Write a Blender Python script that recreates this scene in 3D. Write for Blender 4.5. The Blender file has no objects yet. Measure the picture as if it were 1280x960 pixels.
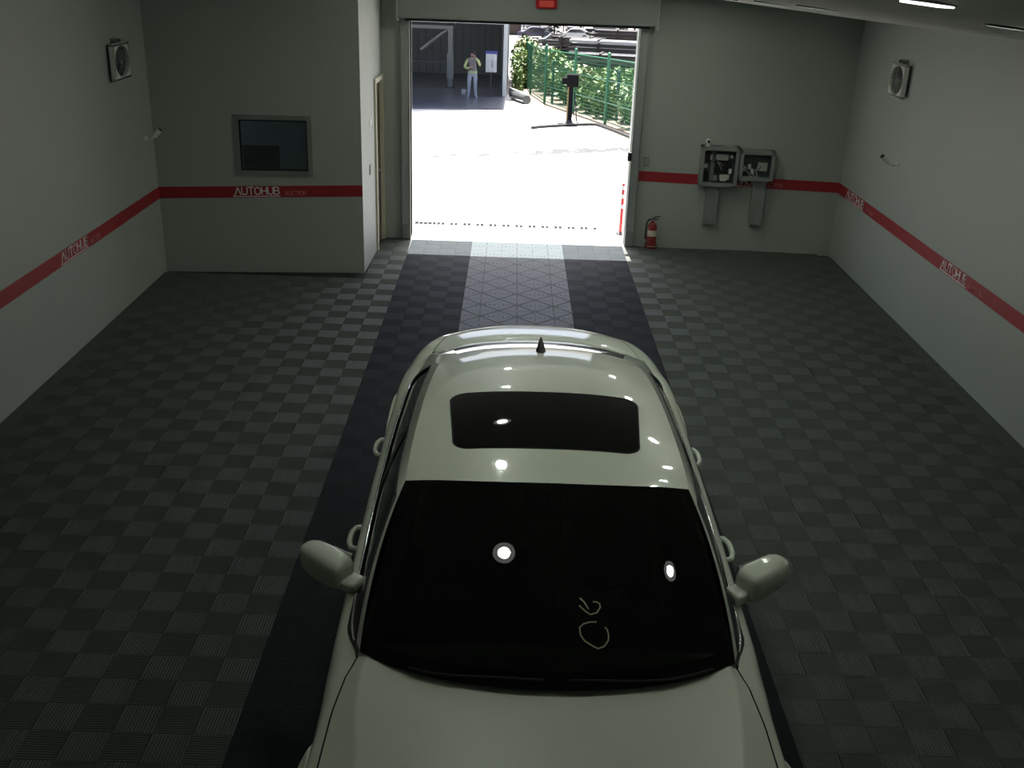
import bpy, bmesh, math, random
import numpy as np
from mathutils import Vector, Matrix
R = math.radians
rnd = random.Random(7)
SC = bpy.context.scene
COL = SC.collection

# ------------------------------------------------------------------ camera, world, sun, exposure
cam_d = bpy.data.cameras.new('security_camera_view')
cam = bpy.data.objects.new('security_camera_view', cam_d)
COL.objects.link(cam)
_r = Vector((0.99945568, 0.00512925, 0.03258875))
_u = Vector((-0.03200419, 0.39042758, 0.92007719))
_f = Vector((0.00800424, 0.92061935, -0.39037922))
_m = Matrix((( _r.x, _u.x, -_f.x, -0.1181), (_r.y, _u.y, -_f.y, 0.0), (_r.z, _u.z, -_f.z, 3.6236), (0, 0, 0, 1)))
cam.matrix_world = _m
cam_d.sensor_width = 36.0
cam_d.lens = 1284.2 / 1280.0 * 36.0
cam_d.clip_start = 0.02
cam_d.clip_end = 600
SC.camera = cam

world = bpy.data.worlds.new('sky'); SC.world = world
world.use_nodes = True
nt = world.node_tree; nt.nodes.clear()
wo = nt.nodes.new('ShaderNodeOutputWorld'); bg = nt.nodes.new('ShaderNodeBackground')
sk = nt.nodes.new('ShaderNodeTexSky'); sk.sky_type = 'NISHITA'; sk.sun_disc = False
sk.sun_elevation = R(69); sk.sun_rotation = 0; sk.air_density = 0.6; sk.dust_density = 5.0; sk.ozone_density = 0.5
bg.inputs['Strength'].default_value = 0.52
nt.links.new(sk.outputs[0], bg.inputs[0]); nt.links.new(bg.outputs[0], wo.inputs[0])

sun_d = bpy.data.lights.new('sun', 'SUN'); sun = bpy.data.objects.new('sun', sun_d); COL.objects.link(sun)
sun_d.energy = 24.0; sun_d.angle = R(0.53); sun_d.color = (1.0, 0.97, 0.92)
sun.rotation_euler = Vector((0.012, -0.375, -1.0)).to_track_quat('-Z', 'Y').to_euler()
sun.location = (0, 30, 40)

SC.view_settings.view_transform = 'Standard'; SC.view_settings.look = 'None'
SC.view_settings.exposure = 0.0; SC.view_settings.gamma = 1.0
SC.view_settings.use_curve_mapping = False
SC.cycles.use_denoising = True
SC.cycles.max_bounces = 8; SC.cycles.sample_clamp_indirect = 4.0
LAMP = 118.0         # glow of a downlight lens
LX = (-0.27, 1.78); LY = (4.08, 6.9, 8.15, 10.05, 12.0)

# ------------------------------------------------------------------ materials
MATS = {}
def mat(name, col, rough=0.5, metal=0.0, coat=0.0, emit=None, estr=0.0, noise=0.0, nscale=8.0, bump=0.0, bscale=60.0, spec=0.5, alpha=1.0, ior=1.5, col2=None, trans=0.0):
    m = bpy.data.materials.new(name); m.use_nodes = True; MATS[name] = m
    t = m.node_tree; b = t.nodes['Principled BSDF']
    c = tuple(col) + (1,)
    b.inputs['Base Color'].default_value = c; b.inputs['Roughness'].default_value = rough
    b.inputs['Metallic'].default_value = metal; b.inputs['Coat Weight'].default_value = coat
    b.inputs['Coat Roughness'].default_value = 0.03
    b.inputs['Specular IOR Level'].default_value = spec; b.inputs['IOR'].default_value = ior
    b.inputs['Alpha'].default_value = alpha; b.inputs['Transmission Weight'].default_value = trans
    if emit: b.inputs['Emission Color'].default_value = tuple(emit) + (1,); b.inputs['Emission Strength'].default_value = estr
    if noise or bump or col2:
        tc = t.nodes.new('ShaderNodeTexCoord')
    if noise or col2:
        n = t.nodes.new('ShaderNodeTexNoise'); n.inputs['Scale'].default_value = nscale; n.inputs['Detail'].default_value = 5
        t.links.new(tc.outputs['Object'], n.inputs['Vector'])
        mx = t.nodes.new('ShaderNodeMix'); mx.data_type = 'RGBA'
        if col2:
            rp = t.nodes.new('ShaderNodeValToRGB'); rp.color_ramp.elements[0].position = 0.38; rp.color_ramp.elements[1].position = 0.62
            t.links.new(n.outputs['Fac'], rp.inputs[0]); t.links.new(rp.outputs[0], mx.inputs['Factor'])
            mx.inputs['A'].default_value = c; mx.inputs['B'].default_value = tuple(col2) + (1,)
        else:
            t.links.new(n.outputs['Fac'], mx.inputs['Factor'])
            mx.inputs['A'].default_value = tuple(max(0, x * (1 - noise)) for x in col) + (1,)
            mx.inputs['B'].default_value = tuple(min(1, x * (1 + noise)) for x in col) + (1,)
        t.links.new(mx.outputs['Result'], b.inputs['Base Color'])
    if bump:
        n2 = t.nodes.new('ShaderNodeTexNoise'); n2.inputs['Scale'].default_value = bscale; n2.inputs['Detail'].default_value = 4
        bp = t.nodes.new('ShaderNodeBump'); bp.inputs['Strength'].default_value = bump; bp.inputs['Distance'].default_value = 0.01
        t.links.new(tc.outputs['Object'], n2.inputs['Vector']); t.links.new(n2.outputs['Fac'], bp.inputs['Height'])
        t.links.new(bp.outputs[0], b.inputs['Normal'])
    return m

mat('wall_paint', (0.40, 0.430, 0.392), 0.55, noise=0.04, nscale=1.5, bump=0.05, bscale=25)
mat('ceiling_paint', (0.70, 0.72, 0.64), 0.8, noise=0.05, nscale=2)
mat('red_band', (0.36, 0.024, 0.032), 0.45, noise=0.08, nscale=4)
mat('band_letter', (0.95, 0.93, 0.90), 0.5)
mat('band_letter_dim', (0.62, 0.22, 0.22), 0.5)
mat('slab', (0.012, 0.013, 0.013), 0.9)
mat('tile_grey', (0.080, 0.093, 0.084), 0.62, noise=0.10, nscale=7, spec=0.25)
mat('tile_black', (0.017, 0.022, 0.026), 0.75, noise=0.25, nscale=5, spec=0.18)
mat('tile_mid', (0.034, 0.047, 0.050), 0.55, noise=0.16, nscale=9, spec=0.3)
mat('steel_grey', (0.30, 0.32, 0.30), 0.45, 0.6, noise=0.06, nscale=5)
mat('galv', (0.36, 0.38, 0.36), 0.5, 0.3, noise=0.08, nscale=9)
mat('cabinet_grey', (0.25, 0.275, 0.255), 0.45, noise=0.04)
mat('cabinet_dark', (0.07, 0.085, 0.08), 0.6, noise=0.1)
mat('alu', (0.33, 0.36, 0.34), 0.4, 0.5)
mat('white_plastic', (0.82, 0.83, 0.78), 0.4)
mat('black_plastic', (0.014, 0.014, 0.015), 0.45)
mat('dark_rubber', (0.02, 0.02, 0.02), 0.75)
mat('chrome', (0.75, 0.76, 0.76), 0.12, 1.0)
mat('car_white', (0.74, 0.79, 0.675), 0.35, coat=1.0, noise=0.01, nscale=2)
mat('car_seam', (0.006, 0.006, 0.006), 0.8)
mat('car_interior', (0.004, 0.004, 0.0045), 0.9, spec=0.2)
mat('seat_leather', (0.03, 0.03, 0.032), 0.55, noise=0.2)
mat('alloy', (0.55, 0.56, 0.57), 0.3, 0.9)
mat('lamp_red', (0.35, 0.01, 0.01), 0.15, coat=1)
mat('lamp_clear', (0.55, 0.57, 0.6), 0.08, 0.2, coat=1)
mat('chalk', (0.68, 0.62, 0.45), 0.9)
mat('sunroof_glass', (0.003, 0.004, 0.004), 0.03, spec=0.14)
mat('red_paint', (0.42, 0.012, 0.015), 0.28, coat=0.4)
mat('extinguisher_red', (0.20, 0.010, 0.014), 0.32, coat=0.3)
mat('cream_label', (0.60, 0.56, 0.42), 0.6)
mat('led_red', (0.5, 0.05, 0.04), 0.4, emit=(1.0, 0.12, 0.08), estr=0.12)
mat('lamp_lens', (1, 1, 1), 0.5, emit=(0.93, 1.0, 0.88), estr=LAMP)
mat('lamp_tube', (1, 1, 1), 0.5, emit=(1.0, 1.0, 0.96), estr=5.0)
mat('lamp_ring', (0.66, 0.68, 0.62), 0.5, emit=(0.95, 1.0, 0.92), estr=1.6)
mat('wood_door', (0.085, 0.065, 0.042), 0.5, noise=0.3, nscale=3)
mat('concrete', (0.34, 0.34, 0.335), 0.85, noise=0.07, nscale=1.2, bump=0.15, bscale=40)
mat('concrete_edge', (0.124, 0.124, 0.1209), 0.9, noise=0.2, nscale=6)
mat('yard_gravel', (0.1612, 0.1364, 0.1023), 0.95, noise=0.25, nscale=5, bump=0.4, bscale=20)
mat('lot', (0.186, 0.1767, 0.1643), 0.95, noise=0.1, nscale=0.3)
mat('garage_white', (0.62, 0.64, 0.64), 0.5)
mat('garage_clad', (0.07, 0.0805, 0.091), 0.6, noise=0.1)
mat('garage_inside', (0.18, 0.195, 0.2025), 0.7, noise=0.1)
mat('garage_floor', (0.12, 0.132, 0.162), 0.28, noise=0.12, nscale=0.8)
mat('lift_grey', (0.252, 0.27, 0.276), 0.45)
mat('lift_dark', (0.05, 0.055, 0.065), 0.5)
mat('fence_green', (0.0155, 0.124, 0.0589), 0.45)
mat('fence_green_dark', (0.0093, 0.0682, 0.0403), 0.5)
mat('leaf_a', (0.06851, 0.137, 0.02821), 0.55, col2=(0.1612, 0.2257, 0.06448), nscale=2.5)
mat('leaf_b', (0.04262, 0.1008, 0.02325), 0.55, col2=(0.124, 0.2015, 0.062), nscale=2.0)
mat('leaf_c', (0.09672, 0.1531, 0.0403), 0.6, col2=(0.2176, 0.2257, 0.09672), nscale=2.0)
mat('leaf_far', (0.0992, 0.1178, 0.0372), 0.7, col2=(0.155, 0.1612, 0.0744), nscale=0.7)
mat('conifer', (0.00744, 0.0186, 0.01488), 0.7, col2=(0.0248, 0.0434, 0.031), nscale=1.2)
mat('bark', (0.10, 0.07, 0.045), 0.9, noise=0.3)
mat('matte_black', (0.006, 0.006, 0.007), 0.9, spec=0.1)
mat('pedestal_yellow', (0.1364, 0.093, 0.0186), 0.5)
mat('skin', (0.496, 0.288, 0.224), 0.5)
mat('hair', (0.03, 0.012, 0.015), 0.6)
mat('sleeve', (0.50, 0.57, 0.25), 0.7)
mat('vest', (0.195, 0.1852, 0.195), 0.8, noise=0.3, nscale=12)
mat('trousers', (0.36, 0.39, 0.45), 0.8, noise=0.1, nscale=9)
mat('shoe', (0.45, 0.48, 0.52), 0.7)
mat('board_white', (0.576, 0.592, 0.608), 0.6)
mat('board_blue', (0.05, 0.05, 0.30), 0.5)
mat('veh_blue', (0.00744, 0.00744, 0.0372), 0.3, coat=0.5)
mat('veh_dark', (0.00744, 0.00868, 0.01116), 0.3, coat=0.5)
mat('veh_white', (0.4, 0.408, 0.416), 0.3, coat=0.5)
mat('veh_grey', (0.062, 0.0682, 0.0682), 0.3, coat=0.5)
mat('container_brown', (0.0496, 0.031, 0.02356), 0.6, noise=0.1)
mat('pile_dark', (0.01116, 0.01116, 0.01302), 0.6, noise=0.3, nscale=3)
mat('pile_brown', (0.031, 0.0248, 0.0186), 0.8, noise=0.3, nscale=3)
mat('screen_dark', (0.008, 0.010, 0.011), 0.25)
mat('office_wall', (0.30, 0.33, 0.32), 0.8)
mat('paper', (0.60, 0.62, 0.57), 0.7)
mat('wire_white', (0.5, 0.52, 0.48), 0.6)

def glass(name, tint, rough=0.02, thru=0.5):
    m = bpy.data.materials.new(name); m.use_nodes = True; MATS[name] = m
    t = m.node_tree; t.nodes.clear()
    o = t.nodes.new('ShaderNodeOutputMaterial'); mix = t.nodes.new('ShaderNodeMixShader')
    tr = t.nodes.new('ShaderNodeBsdfTransparent'); gl = t.nodes.new('ShaderNodeBsdfGlossy')
    fr = t.nodes.new('ShaderNodeFresnel'); fr.inputs['IOR'].default_value = 1.5
    gl.inputs['Roughness'].default_value = rough; gl.inputs['Color'].default_value = (1, 1, 1, 1)
    tr.inputs['Color'].default_value = tuple(x * thru for x in tint) + (1,)
    t.links.new(fr.outputs[0], mix.inputs[0]); t.links.new(tr.outputs[0], mix.inputs[1]); t.links.new(gl.outputs[0], mix.inputs[2])
    t.links.new(mix.outputs[0], o.inputs[0])
    return m
glass('car_glass', (0.80, 1.0, 0.92), 0.01, 0.22)
g_ = glass('office_glass', (0.85, 1.0, 0.95), 0.12, 0.5)      # reflective film on the office pane
_a = g_.node_tree.nodes.new('ShaderNodeMath'); _a.operation = 'ADD'; _a.inputs[1].default_value = 0.30; _a.use_clamp = True
_fr = [n for n in g_.node_tree.nodes if n.type == 'FRESNEL'][0]; _mx = [n for n in g_.node_tree.nodes if n.type == 'MIX_SHADER'][0]
g_.node_tree.links.new(_fr.outputs[0], _a.inputs[0]); g_.node_tree.links.new(_a.outputs[0], _mx.inputs[0])

# ------------------------------------------------------------------ mesh builder
class MB:
    def __init__(s): s.v = []; s.f = []; s.m = []
    def add(s, vs, fs, mi=0):
        k = len(s.v); s.v += [tuple(x) for x in vs]
        for f in fs: s.f.append(tuple(i + k for i in f)); s.m.append(mi)
        return s
    def box(s, x0, x1, y0, y1, z0, z1, mi=0, M=None):
        vs = [Vector((x, y, z)) for z in (z0, z1) for y in (y0, y1) for x in (x0, x1)]
        if M is not None: vs = [M @ v for v in vs]
        return s.add(vs, [(0, 2, 3, 1), (4, 5, 7, 6), (0, 1, 5, 4), (2, 6, 7, 3), (0, 4, 6, 2), (1, 3, 7, 5)], mi)
    def bbox(s, x0, x1, y0, y1, z0, z1, b=0.01, mi=0, M=None):
        bm = bmesh.new(); bmesh.ops.create_cube(bm, size=1)
        for v in bm.verts:
            v.co = Vector(((x0 + x1) / 2 + v.co.x * (x1 - x0), (y0 + y1) / 2 + v.co.y * (y1 - y0), (z0 + z1) / 2 + v.co.z * (z1 - z0)))
        bmesh.ops.bevel(bm, geom=list(bm.edges) + list(bm.verts), offset=b, segments=2, affect='EDGES', profile=0.5)
        bm.verts.ensure_lookup_table(); bm.verts.index_update()
        vs = [(M @ v.co if M is not None else v.co.copy()) for v in bm.verts]; fs = [[v.index for v in f.verts] for f in bm.faces]
        bm.free(); return s.add(vs, fs, mi)
    def cyl(s, p0, p1, r0, r1=None, n=16, mi=0, caps=True):
        r1 = r0 if r1 is None else r1
        p0 = Vector(p0); p1 = Vector(p1); d = (p1 - p0).normalized()
        a = d.orthogonal().normalized(); b = d.cross(a)
        vs = []
        for p, r in ((p0, r0), (p1, r1)):
            for i in range(n):
                t = 2 * math.pi * i / n; vs.append(p + a * r * math.cos(t) + b * r * math.sin(t))
        fs = [(i, (i + 1) % n, n + (i + 1) % n, n + i) for i in range(n)]
        if caps: fs += [tuple(range(n))[::-1], tuple(range(n, 2 * n))]
        return s.add(vs, fs, mi)
    def tube(s, pts, r, n=8, mi=0, caps=True):
        pts = [Vector(p) for p in pts]; rs = r if isinstance(r, (list, tuple)) else [r] * len(pts)
        ref = None; vs = []
        for i, p in enumerate(pts):
            d = (pts[min(i + 1, len(pts) - 1)] - pts[max(i - 1, 0)]).normalized()
            if ref is None: ref = d.orthogonal().normalized()
            a = (ref - d * ref.dot(d)); a = a.normalized() if a.length > 1e-6 else d.orthogonal().normalized(); ref = a
            b = d.cross(a)
            for k in range(n):
                t = 2 * math.pi * k / n; vs.append(p + (a * math.cos(t) + b * math.sin(t)) * rs[i])
        fs = []
        for i in range(len(pts) - 1):
            for k in range(n): fs.append((i * n + k, i * n + (k + 1) % n, (i + 1) * n + (k + 1) % n, (i + 1) * n + k))
        if caps: fs += [tuple(range(n))[::-1], tuple(range((len(pts) - 1) * n, len(pts) * n))]
        return s.add(vs, fs, mi)
    def lathe(s, prof, o=(0, 0, 0), axis='z', n=24, mi=0, M=None):
        vs = []; o = Vector(o)
        for r, h in prof:
            for i in range(n):
                t = 2 * math.pi * i / n; c, q = r * math.cos(t), r * math.sin(t)
                v = Vector((c, q, h)) if axis == 'z' else Vector((c, h, q)) if axis == 'y' else Vector((h, c, q))
                vs.append((M @ v if M is not None else v) + o)
        fs = []
        for j in range(len(prof) - 1):
            for i in range(n): fs.append((j * n + i, j * n + (i + 1) % n, (j + 1) * n + (i + 1) % n, (j + 1) * n + i))
        fs += [tuple(range(n))[::-1], tuple(range((len(prof) - 1) * n, len(prof) * n))]
        return s.add(vs, fs, mi)
    def grid(s, rows, mi=0, flip=False):
        nr, nc = len(rows), len(rows[0]); vs = [p for r in rows for p in r]; fs = []
        for i in range(nr - 1):
            for j in range(nc - 1):
                q = (i * nc + j, i * nc + j + 1, (i + 1) * nc + j + 1, (i + 1) * nc + j)
                fs.append(q[::-1] if flip else q)
        return s.add(vs, fs, mi)
    def prism(s, poly, d, mi=0):
        n = len(poly); d = Vector(d); vs = [Vector(p) for p in poly] + [Vector(p) + d for p in poly]
        fs = [tuple(range(n))[::-1], tuple(range(n, 2 * n))] + [(i, (i + 1) % n, n + (i + 1) % n, n + i) for i in range(n)]
        return s.add(vs, fs, mi)
    def ball(s, c, r, mi=0, n=12, m=8, M=None):
        rx, ry, rz = r if isinstance(r, (tuple, list)) else (r, r, r); vs = []; c = Vector(c)
        for j in range(1, m):
            th = math.pi * j / m
            for i in range(n):
                ph = 2 * math.pi * i / n
                v = Vector((rx * math.sin(th) * math.cos(ph), ry * math.sin(th) * math.sin(ph), rz * math.cos(th)))
                vs.append(c + (M @ v if M is not None else v))
        t = Vector((0, 0, rz)); b = -t
        vs += [c + (M @ t if M is not None else t), c + (M @ b if M is not None else b)]
        fs = [(j * n + i, (j + 1) * n + i, (j + 1) * n + (i + 1) % n, j * n + (i + 1) % n) for j in range(m - 2) for i in range(n)]
        T = len(vs) - 2
        fs += [(T, i, (i + 1) % n) for i in range(n)] + [(T + 1, (m - 2) * n + (i + 1) % n, (m - 2) * n + i) for i in range(n)]
        return s.add(vs, fs, mi)
    def mesh(s, name, mats, smooth=False, fix=True):
        me = bpy.data.meshes.new(name); me.from_pydata(s.v, [], s.f)
        for x in (mats if isinstance(mats, (list, tuple)) else [mats]): me.materials.append(MATS[x])
        if any(s.m): me.polygons.foreach_set('material_index', s.m)
        if fix:
            bm = bmesh.new(); bm.from_mesh(me); bmesh.ops.recalc_face_normals(bm, faces=bm.faces); bm.to_mesh(me); bm.free()
        if smooth:
            me.polygons.foreach_set('use_smooth', [True] * len(me.polygons))
            if smooth is not True: me.set_sharp_from_angle(angle=R(smooth))
        me.update(); return me
    def build(s, name, mats, parent=None, loc=None, smooth=False, fix=True):
        if loc is not None and parent is None:
            L = Vector(loc); s.v = [tuple(Vector(v) - L) for v in s.v]
        o = bpy.data.objects.new(name, s.mesh(name, mats, smooth, fix)); COL.objects.link(o)
        if parent is not None: o.parent = parent
        elif loc is not None: o.location = loc
        return o

def tag(o, label=None, cat=None, group=None, kind=None):
    if label: o['label'] = label
    if cat: o['category'] = cat
    if group: o['group'] = group
    if kind: o['kind'] = kind
    return o
def empty(name, loc=(0, 0, 0), rz=0.0):
    o = bpy.data.objects.new(name, None); COL.objects.link(o); o.location = loc; o.rotation_euler = (0, 0, rz); o.empty_display_size = 0.1
    return o
def struct(o, label=None, cat=None):
    o['kind'] = 'structure'
    return tag(o, label, cat)
def copy_tree(o, parent=None):
    c = o.copy(); COL.objects.link(c); c.parent = parent
    for ch in list(o.children): copy_tree(ch, c)
    return c

# ------------------------------------------------------------------ room shell
XL, XR = -4.13, 4.15
YB = 13.50                      # back wall, room side
Y0 = -1.6                       # wall behind the camera
RA, RB = (1.43, 13.50), (4.15, 13.30)
LA, LB = (-4.13, 11.66), (-1.83, 11.86)
BX = (-1.78, 13.50)             # where the office side wall meets the back wall
DL, DR, DH = -1.43, 1.44, 2.76  # doorway
def ceil_z(x, y): return 3.12 - 0.1 * (x - 2.43) - 0.024 * (y - 13.43)

fl = MB().box(XL - .2, XR + .2, Y0 - .2, 13.70, -0.30, -0.020).build('floor', 'slab')
struct(fl, 'dark garage floor laid with ribbed plastic tiles', 'floor')
cm = MB()
P = [(XL - .2, Y0 - .2), (XR + .2, Y0 - .2), (XR + .2, 13.8), (XL - .2, 13.8)]
cm.prism([(x, y, ceil_z(x, y)) for x, y in P], (0, 0, 0.2))
struct(cm.build('ceiling', 'ceiling_paint'), 'pale painted ceiling sloping down to the right wall', 'ceiling')
def wallbox(mb, a, b, z0, z1, off):
    a = Vector((a[0], a[1], 0)); b = Vector((b[0], b[1], 0)); o = Vector(off + (0,))
    mb.prism([a + Vector((0, 0, z0)), b + Vector((0, 0, z0)), b + o + Vector((0, 0, z0)), a + o + Vector((0, 0, z0))], (0, 0, z1 - z0))
w = MB(); wallbox(w, (XL, Y0), (XL, 11.9), -.2, 4.4, (-.2, 0)); struct(w.build('wall_left', 'wall_paint'), 'grey green painted side wall carrying the fan nearer the office window', 'wall')
w = MB(); wallbox(w, (XR, Y0), (XR, 13.8), -.2, 3.9, (.2, 0)); struct(w.build('wall_right', 'wall_paint'), 'grey green painted side wall beyond the fire extinguisher and cabinets', 'wall')
w = MB(); wallbox(w, (XL - .2, Y0), (XR + .2, Y0), -.2, 4.4, (0, -.2)); struct(w.build('wall_rear', 'wall_paint'), 'painted wall closing the bay opposite the roller door', 'wall')
w = MB(); wallbox(w, RA, RB, -.2, 3.6, (0, .22)); struct(w.build('wall_back_right', 'wall_paint'), 'painted back wall behind the cabinets and fire extinguisher', 'wall')
w = MB(); wallbox(w, (DL, 13.5), RA, DH, 3.7, (0, .22)); struct(w.build('wall_back_top', 'wall_paint'), 'painted wall strip above the roller door opening', 'wall')
w = MB(); wallbox(w, (-4.3, 13.5), (DL, 13.5), -.2, 4.0, (0, .22)); struct(w.build('wall_back_left', 'wall_paint'), 'narrow painted back wall between office and roller door', 'wall')
# office front wall with a window hole
fx = Vector((LB[0] - LA[0], LB[1] - LA[1], 0)).normalized(); fn = Vector((-fx.y, fx.x, 0))   # fn points away from the room
FL = math.hypot(LB[0] - LA[0], LB[1] - LA[1])
def FP(s, z, d=0.0): return Vector((LA[0], LA[1], 0)) + fx * s + fn * d + Vector((0, 0, z))
def fbox(mb, s0, s1, z0, z1, d0, d1, mi=0):
    mb.prism([FP(s0, z0, d0), FP(s1, z0, d0), FP(s1, z0, d1), FP(s0, z0, d1)], (0, 0, z1 - z0), mi)
WS0, WS1, WZ0, WZ1 = 0.885, 1.755, 1.13, 1.815
w = MB()
fbox(w, -.2, WS0, -.2, 4.4, 0, .12); fbox(w, WS1, FL, -.2, 4.4, 0, .12); fbox(w, WS0, WS1, -.2, WZ0, 0, .12); fbox(w, WS0, WS1, WZ1, 4.4, 0, .12)
struct(w.build('wall_office', 'wall_paint'), 'painted office front wall with a small window', 'wall')
# office side wall with doorway
sx = Vector((BX[0] - LB[0], BX[1] - LB[1], 0)); SL = sx.length; sx.normalize(); sn = Vector((-sx.y, sx.x, 0))    # points to -x, into the office
def SP(s, z, d=0.0): return Vector((LB[0], LB[1], 0)) + sx * s + sn * d + Vector((0, 0, z))
def sbox(mb, s0, s1, z0, z1, d0, d1, mi=0):
    mb.prism([SP(s0, z0, d0), SP(s1, z0, d0), SP(s1, z0, d1), SP(s0, z0, d1)], (0, 0, z1 - z0), mi)
DS0, DS1, DZ = 0.93, 1.56, 2.12
w = MB()
sbox(w, 0.0, DS0, -.2, 4.2, 0, .12); sbox(w, DS1, SL, -.2, 4.2, 0, .12); sbox(w, DS0, DS1, DZ, 4.2, 0, .12)
struct(w.build('wall_office_side', 'wall_paint'), 'pale office return wall beside the roller door', 'wall')
# office interior shell
w = MB().box(XL, -1.9, 13.30, 13.48, 0, 3.6).build('wall_office_back', 'office_wall'); struct(w, 'dim wall inside the office', 'wall')

# window_1
wn = empty('window_1', FP((WS0 + WS1) / 2, WZ0)); struct(wn, 'office window in an aluminium frame above the red band', 'window')
inv = wn.matrix_basis.inverted()
def wpart(mb, name, m, par=wn):
    base = Vector(wn.location); mb.v = [tuple(Vector(v) - base) for v in mb.v]
    return mb.build(name, m, par)
t_ = 0.055
m = MB(); fbox(m, WS0, WS1, WZ0, WZ0 + t_, -.02, .10); fbox(m, WS0, WS1, WZ1 - t_, WZ1, -.02, .10); fbox(m, WS0, WS0 + t_, WZ0 + t_, WZ1 - t_, -.02, .10); fbox(m, WS1 - t_, WS1, WZ0 + t_, WZ1 - t_, -.02, .10)
wpart(m, 'window_frame', 'alu')
m = MB(); a, b, c, d = WS0 + t_, WS1 - t_, WZ0 + t_, WZ1 - t_
for q in ((a, b, c, c + .02), (a, b, d - .02, d), (a, a + .018, c, d), (b - .018, b, c, d)): fbox(m, *q, .02, .05)
wpart(m, 'gasket', 'black_plastic')
m = MB(); fbox(m, a, b, c, d, .03, .036); wpart(m, 'pane', 'office_glass')
# dark screen behind the glass
m = MB(); fbox(m, WS0 + .06, WS0 + .475, 1.19, 1.445, .16, .19); fbox(m, WS0 + .22, WS0 + .30, 1.02, 1.19, .17, .185, 1); fbox(m, WS0 + .12, WS0 + .40, 1.0, 1.02, .13, .27, 1)
o = m.build('office_screen', ['screen_dark', 'black_plastic'], loc=FP(WS0 + .26, 1.0, .18)); tag(o, 'dark computer screen standing behind the office window pane', 'screen')
m = MB(); fbox(m, .3, 2.1, .96, 1.0, .13, .75); 
for s in (.4, 2.0): fbox(m, s, s + .05, 0, .96, .16, .7)
o = m.build('office_desk', 'office_wall', loc=FP(1.2, 0, .4)); tag(o, 'plain desk inside the office under the dark screen', 'desk')

# door_1 (side door of the office)
dr = empty('door_1', SP((DS0 + DS1) / 2, 0)); struct(dr, 'brown office side door in a pale frame', 'door')
def dpart(mb, name, m, par=dr):
    base = Vector(dr.location); mb.v = [tuple(Vector(v) - base) for v in mb.v]
    return mb.build(name, m, par)
m = MB(); sbox(m, DS0, DS0 + .06, 0, DZ, -.025, .12); sbox(m, DS1 - .06, DS1, 0, DZ, -.025, .12); sbox(m, DS0 + .06, DS1 - .06, DZ - .06, DZ, -.025, .12)
dpart(m, 'door_frame', 'cream_label')
m = MB(); sbox(m, DS0 + .065, DS1 - .065, .01, DZ - .065, .02, .065); lf = dpart(m, 'door_leaf', 'wood_door')
m = MB(); sbox(m, DS0 + .12, DS0 + .135, 0.2, DZ - .2, .012, .021); sbox(m, DS1 - .16, DS1 - .145, .2, DZ - .2, .012, .021); dpart(m, 'moulding', 'wood_door')
m = MB(); c0 = SP(DS0 + .13, 1.0, .02); m.cyl(c0, c0 - sn * .05, .012, n=10); m.tube([c0 - sn * .05, c0 - sn * .05 + sx * .10], .01, 8); dpart(m, 'door_handle', 'chrome')

# roller-door rails and housing
def rail(x0, x1, name, lab):
    e = empty(name, ((x0 + x1) / 2, 13.44, 0)); struct(e, lab, 'door rail')
    m = MB().box(-(x1 - x0) / 2, (x1 - x0) / 2, -.03, .06, 0.0, 2.80); m.build('channel', 'galv', e)
    m = MB()
    for k in (-1, 1): m.box(k * (x1 - x0) / 2 - .006, k * (x1 - x0) / 2 + .006, -.042, -.03, 0, 2.8)
    m.build('lip', 'steel_grey', e)
    m = MB().bbox(-(x1 - x0) / 2 - .006, (x1 - x0) / 2 + .006, -.05, .0, 0.0, .20, .006); m.build('foot_guard', 'steel_grey', e)
    return e
rail(-1.535, -1.43, 'trim_1', 'galvanised roller door rail beside the office return wall')
rail(1.44, 1.545, 'trim_2', 'galvanised roller door rail beside the fire extinguisher')
# door reveal liners outside (white, catch the sun)
m = MB().box(DL - .02, DL, 13.5, 13.74, 0, DH).build('trim_3', 'garage_white'); struct(m, 'white reveal of the doorway next to the office', 'trim')
m = MB().box(DR, DR + .02, 13.5, 13.74, 0, DH).build('trim_4', 'garage_white'); struct(m, 'white reveal of the doorway next to the warning post', 'trim')
sh = empty('roller_shutter_housing', (0.03, 13.36, 2.80)); tag(sh, 'long grey sheet metal roller shutter housing over the open doorway', 'shutter housing')
MB().prism([(-1.575, -.16, .0), (1.575, -.16, .0), (1.575, -.16, .385), (-1.575, -.16, .70)], (0, .285, 0)).build('cover', 'cabinet_grey', sh)
for k in (-1, 1): MB().bbox(k * 1.585 - .012, k * 1.585 + .012, -.17, .125, -.03, .36, .005).build('end_bracket', 'galv', sh)
MB().box(-1.50, 1.50, -.06, .06, -.035, -.002).build('bottom_bar', 'veh_dark', sh)
MB().box(-1.56, 1.56, -.168, -.16, .005, .025).build('hem', 'steel_grey', sh)
sg = empty('exit_light', (0.25, 13.188, 2.965)); tag(sg, 'small red signal lamp on the shutter housing', 'signal lamp')
MB().bbox(-.13, .13, -.04, .0, 0, .11, .012).build('lamp_case', 'red_paint', sg)
MB().bbox(-.09, .09, -.05, -.038, .02, .09, .008).build('lamp_lens', 'led_red', sg)

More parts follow.
